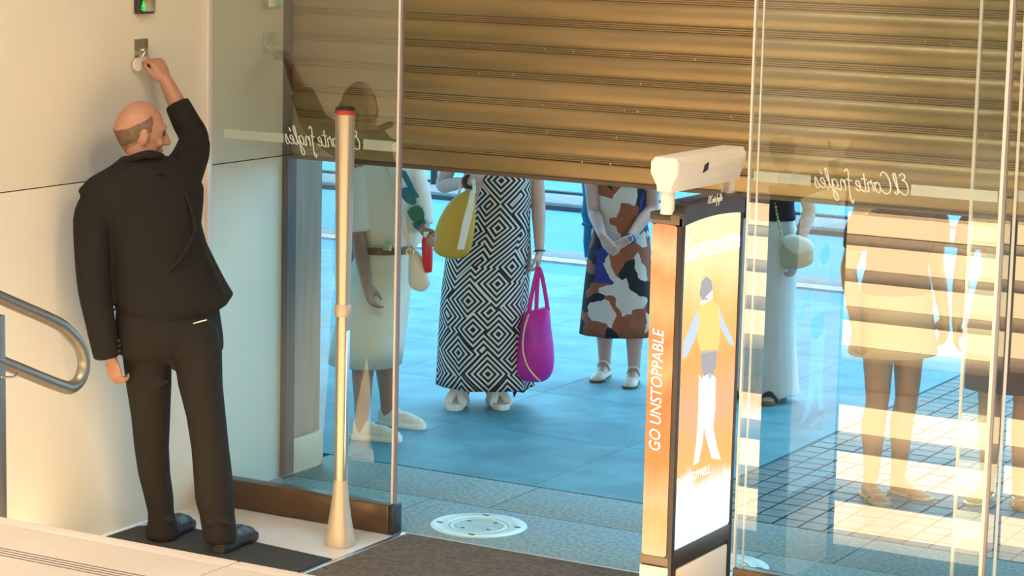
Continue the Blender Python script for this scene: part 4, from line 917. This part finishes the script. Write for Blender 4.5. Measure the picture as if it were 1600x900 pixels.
# ------------------------------------------------------------------ woman C: patchwork print dress
PC = gz(962, 598); dC = dep(PC); FC = Frame(PC, TOC - IMR * .10, 1.0)
h1, h2 = gz(948, 587), gz(992, 596); d1 = gz(918, 606) - gz(952, 586); d2 = gz(978, 616) - gz(994, 596)
a_sh, a_el, a_wr = wd(921, 232, dC), wd(928, 330, dC - .04), wd(941, 368, dC - .22)
b_sh, b_el, b_wr = wd(1022, 232, dC), wd(1018, 325, dC - .03), wd(984, 372, dC - .22)
tC = woman('person', FC, 'skin_c', foot_legs(FC, [(1, h1, d1), (-1, h2, d2)]), [(a_sh, a_el, a_wr, wd(958, 396, dC - .26) - a_wr, HV * .5 + IMR * .6, -1, (35, 38, 40, 42)), (b_sh, b_el, b_wr, wd(952, 392, dC - .25) - b_wr, HV * .5 - IMR * .4 + Z3 * .3, 1, (40, 44, 46, 48))], 'woman in rust, black and cream patch-print dress with clasped hands', toes=False, voxel=.0075)
bm = bmesh.new(); row_dress(bm, px_rows([(200, 938, 1006, 0), (222, 928, 1018, 0), (250, 930, 1016, 0), (290, 932, 1012, .004), (330, 932, 1010, .005), (360, 926, 1014, .008), (400, 918, 1018, .012), (450, 912, 1022, .02), (500, 907, 1025, .045), (521, 905, 1026, .055)], dC), folds=(0, 7), ratio=.8, phase=2.1); dr = build('dress', bm, 'patch_print', tC, True); dr['label'] = 'sleeveless dress with large rust, cream, black and blue patches'
bm = bmesh.new(); q = wd(986, 374, dC - .262); ax1 = (b_wr - b_el).normalized(); u = (Z3 * .8 + IMR * .5).normalized()
prism(bm, [wd(x, y, dC - .262) for x, y in ((978, 370), (986, 366), (991, 375), (983, 381))], HV * .01); wt = build('watch_case', bm, 'rubber_white', tC)
bm = bmesh.new(); prism(bm, [wd(x, y, dC - .265) for x, y in ((980, 371), (986, 368), (989, 375), (983, 379))], HV * .004); build('watch_face', bm, 'watch_blue', wt)
bangle('watch_strap', wd(985, 373, dC - .225), b_wr - b_el, .028, .008, 'watch_blue', tC)
for hl, td in ((h1, d1), (h2, d2)):
    td = td.normalized(); rr = V((td.y, -td.x, 0)); bm = bmesh.new(); shoe_upper(bm, hl, td, .012, .95, .052, .040); so = solid('shoe', bm, 'beige_leather', tC, .006, 2)
    bm = bmesh.new(); sole(bm, hl, td, 0.0, .014, .96, .002); build('sole', bm, 'belt', so, True, 40)
    bm = bmesh.new(); limb(bm, [hl + td * .055 - rr * .034 + Z3 * .05, hl + td * .085 - rr * .02 + Z3 * .094, hl + td * .09 + rr * .02 + Z3 * .094, hl + td * .055 + rr * .034 + Z3 * .05], .006, n=8); build('ankle_strap', bm, 'beige_leather', so, True)
# blue garment hanging beside C's right arm
bc = thing('blue_jacket', wd(916, 410, dC + .10), 'blue cloth jacket hanging behind the right arm of the patch-print woman', 'jacket')
bm = bmesh.new(); rows = []
for y, xl, xr in ((245, 914, 934), (280, 908, 934), (310, 911, 933), (335, 908, 932), (352, 912, 932), (380, 911, 930), (400, 913, 928), (412, 915, 926)):
    a, b = wd(xl, y, dC + .11), wd(xr, y, dC + .11); rows.append(((a + b) / 2, (b - a).length / 2, .06))
row_dress(bm, rows, n=36, folds=(0, 5), ratio=.9); solid('cloth', bm, 'blue_shirt', bc, .007, 2)
bm = bmesh.new(); limb(bm, [wd(912, 350, dC + .02), wd(921, 353, dC + .0), wd(931, 352, dC + .02)], .012, n=8); build('cuff_fold', bm, 'blue_shirt', bc, True)
# ------------------------------------------------------------------ woman D: black top, white trousers, bag on chain
PD = gz(1188, 622); dD = dep(PD); FD = Frame(PD, TOC * .6 - IMR * .5, 1.0); LD_ = std_legs(FD, .10)
tD = woman('person', FD, 'skin_b', LD_, [(FD(.19, 0, 1.32), FD(.24, -.03, 1.05), FD(.22, .08, .82), -Z3 + FD.f * .2, -FD.r, -1, (30, 32, 34, 36)), (FD(-.19, 0, 1.32), FD(-.25, -.02, 1.05), FD(-.24, .08, .82), -Z3 + FD.f * .2, FD.r, 1, (40, 42, 44, 46))], 'woman in black top and wide white trousers behind the glass door', voxel=.011)
bm = bmesh.new(); loft(bm, torso_rings(FD, [(.985, .160, .122, 0), (1.0, .165, .125, 0), (1.06, .150, .118, 0), (1.14, .155, .12, .008), (1.22, .168, .134, .012), (1.29, .165, .118, 0), (1.34, .13, .09, 0)])); 
for s in (-1, 1): limb(bm, [FD(s * .15, 0, 1.31), FD(s * .21, -.005, 1.24), FD(s * .225, -.01, 1.16)], [.062, .062, .056], n=12, round_ends=False)
solid('top', bm, 'black_cloth', tD, .011, 3)
bm = bmesh.new(); loft(bm, torso_rings(FD, [(.74, .15, .12, -.01), (.84, .185, .135, -.01), (.92, .180, .13, -.005), (1.0, .150, .112, 0)]))
for hip, kn, an, hl, td in LD_: limb(bm, [hip, kn, V((an.x, an.y, .035))], [.105, .100, .118], n=18, round_ends=False)
solid('trousers', bm, 'white_trousers', tD, .010, 3)
for hip, kn, an, hl, td in LD_:
    bm = bmesh.new(); sole(bm, hl, td, 0, .022, .98, .002); so = build('sandal', bm, 'belt', tD, True, 40)
    rr = V((td.y, -td.x, 0)); bm = bmesh.new(); limb(bm, [hl + td * .17 - rr * .04 + Z3 * .025, hl + td * .165 + Z3 * .055, hl + td * .17 + rr * .04 + Z3 * .025], .016, n=10, flat=.3, fdir=td); build('strap', bm, 'frame_dark', so, True)
db = thing('handbag', wd(1246, 420, dD - .22), 'khaki and cream flap bag on a chain behind the glass door', 'handbag'); q = dD - .22
bm = bmesh.new(); pillow(bm, smooth_loop([wd(x, y, q) for x, y in ((1219, 382), (1238, 378), (1268, 384), (1271, 396), (1268, 412), (1245, 420), (1222, 418), (1218, 400))]), HV, .11); bb = build('bag_body', bm, 'khaki_leather', db, True)
bm = bmesh.new(); pillow(bm, smooth_loop([wd(x, y, q - .035) for x, y in ((1222, 373), (1240, 366), (1266, 376), (1271, 392), (1256, 396), (1243, 399), (1230, 388))]), HV, .07); build('flap', bm, 'cream_leather', bb, True)
bm = bmesh.new(); a, b = wd(1223, 376, q - .03), wd(1214, 335, q + .08); c = wd(1206, 280, q + .1)
pts = cr_sample([a, b, c, wd(1200, 225, q + .15)], [.004] * 4, 9)
for i, (p, r) in enumerate(pts): ball(bm, p, (.008, .005, .011) if i % 2 else (.005, .008, .011), seg=8)
o = build('chain', bm, 'gold', db, True)
# ------------------------------------------------------------------ women E and F: bare tan legs behind the doors
def plain_woman(P, f, label, top_m, skirt_m, hem, sandal_m, gap, hairm):
    F = Frame(P, f, 1.0); legs = std_legs(F, gap, turn=12)
    t = woman('person', F, 'skin_tan', legs, [(F(.19, 0, 1.32), F(.24, -.03, 1.05), F(.24, .05, .80), -Z3, -F.r, -1, (30, 32, 34, 36)), (F(-.19, 0, 1.32), F(-.24, -.03, 1.05), F(-.22, .08, .82), -Z3, F.r, 1, (30, 32, 34, 36))], label, hairm, toes=True, voxel=.010)
    bm = bmesh.new(); loft(bm, torso_rings(F, [(.90, .178, .130, 0), (.97, .172, .128, 0), (1.05, .150, .116, 0), (1.14, .155, .12, .008), (1.22, .168, .134, .012), (1.29, .165, .118, 0), (1.34, .13, .09, 0)]))
    for s in (-1, 1): limb(bm, [F(s * .15, 0, 1.31), F(s * .21, -.005, 1.24), F(s * .225, -.01, 1.14)], [.062, .062, .056], n=12, round_ends=False)
    solid('top', bm, top_m, t, .011, 3)
    bm = bmesh.new(); loft(bm, torso_rings(F, [(hem, .215, .17, 0), (hem + .01, .216, .171, 0), (.74, .205, .155, 0), (.86, .192, .142, -.01), (.94, .18, .13, 0)], n=32)); build('skirt', bm, skirt_m, t, True, 60)
    for hip, kn, an, hl, td in legs:
        bm = bmesh.new(); sole(bm, hl, td, -.001, .012, 1.0, .003); so = build('sandal', bm, sandal_m, t, True, 40); rr = V((td.y, -td.x, 0))
        for a_, zz in ((.175, .036), (.13, .055)):
            bm = bmesh.new(); limb(bm, [hl + td * a_ - rr * .044 + Z3 * .012, hl + td * a_ + Z3 * zz, hl + td * a_ + rr * .044 + Z3 * .012], .008, n=8, flat=.4, fdir=td); build('strap', bm, sandal_m, so, True)
    return t
plain_woman(gz(1384, 774), TOC + IMR * .5, 'bare-legged woman in dark top and short skirt behind the glass door', 'brown_cloth', 'tan_cloth', .66, 'khaki_leather', .075, 'hair_brown')
plain_woman(gz(1566, 782), TOC - IMR * .35, 'bare-legged woman in sandals at the far right behind the doors', 'black_cloth', 'brown_cloth', .52, 'gold', .07, 'hair_grey')
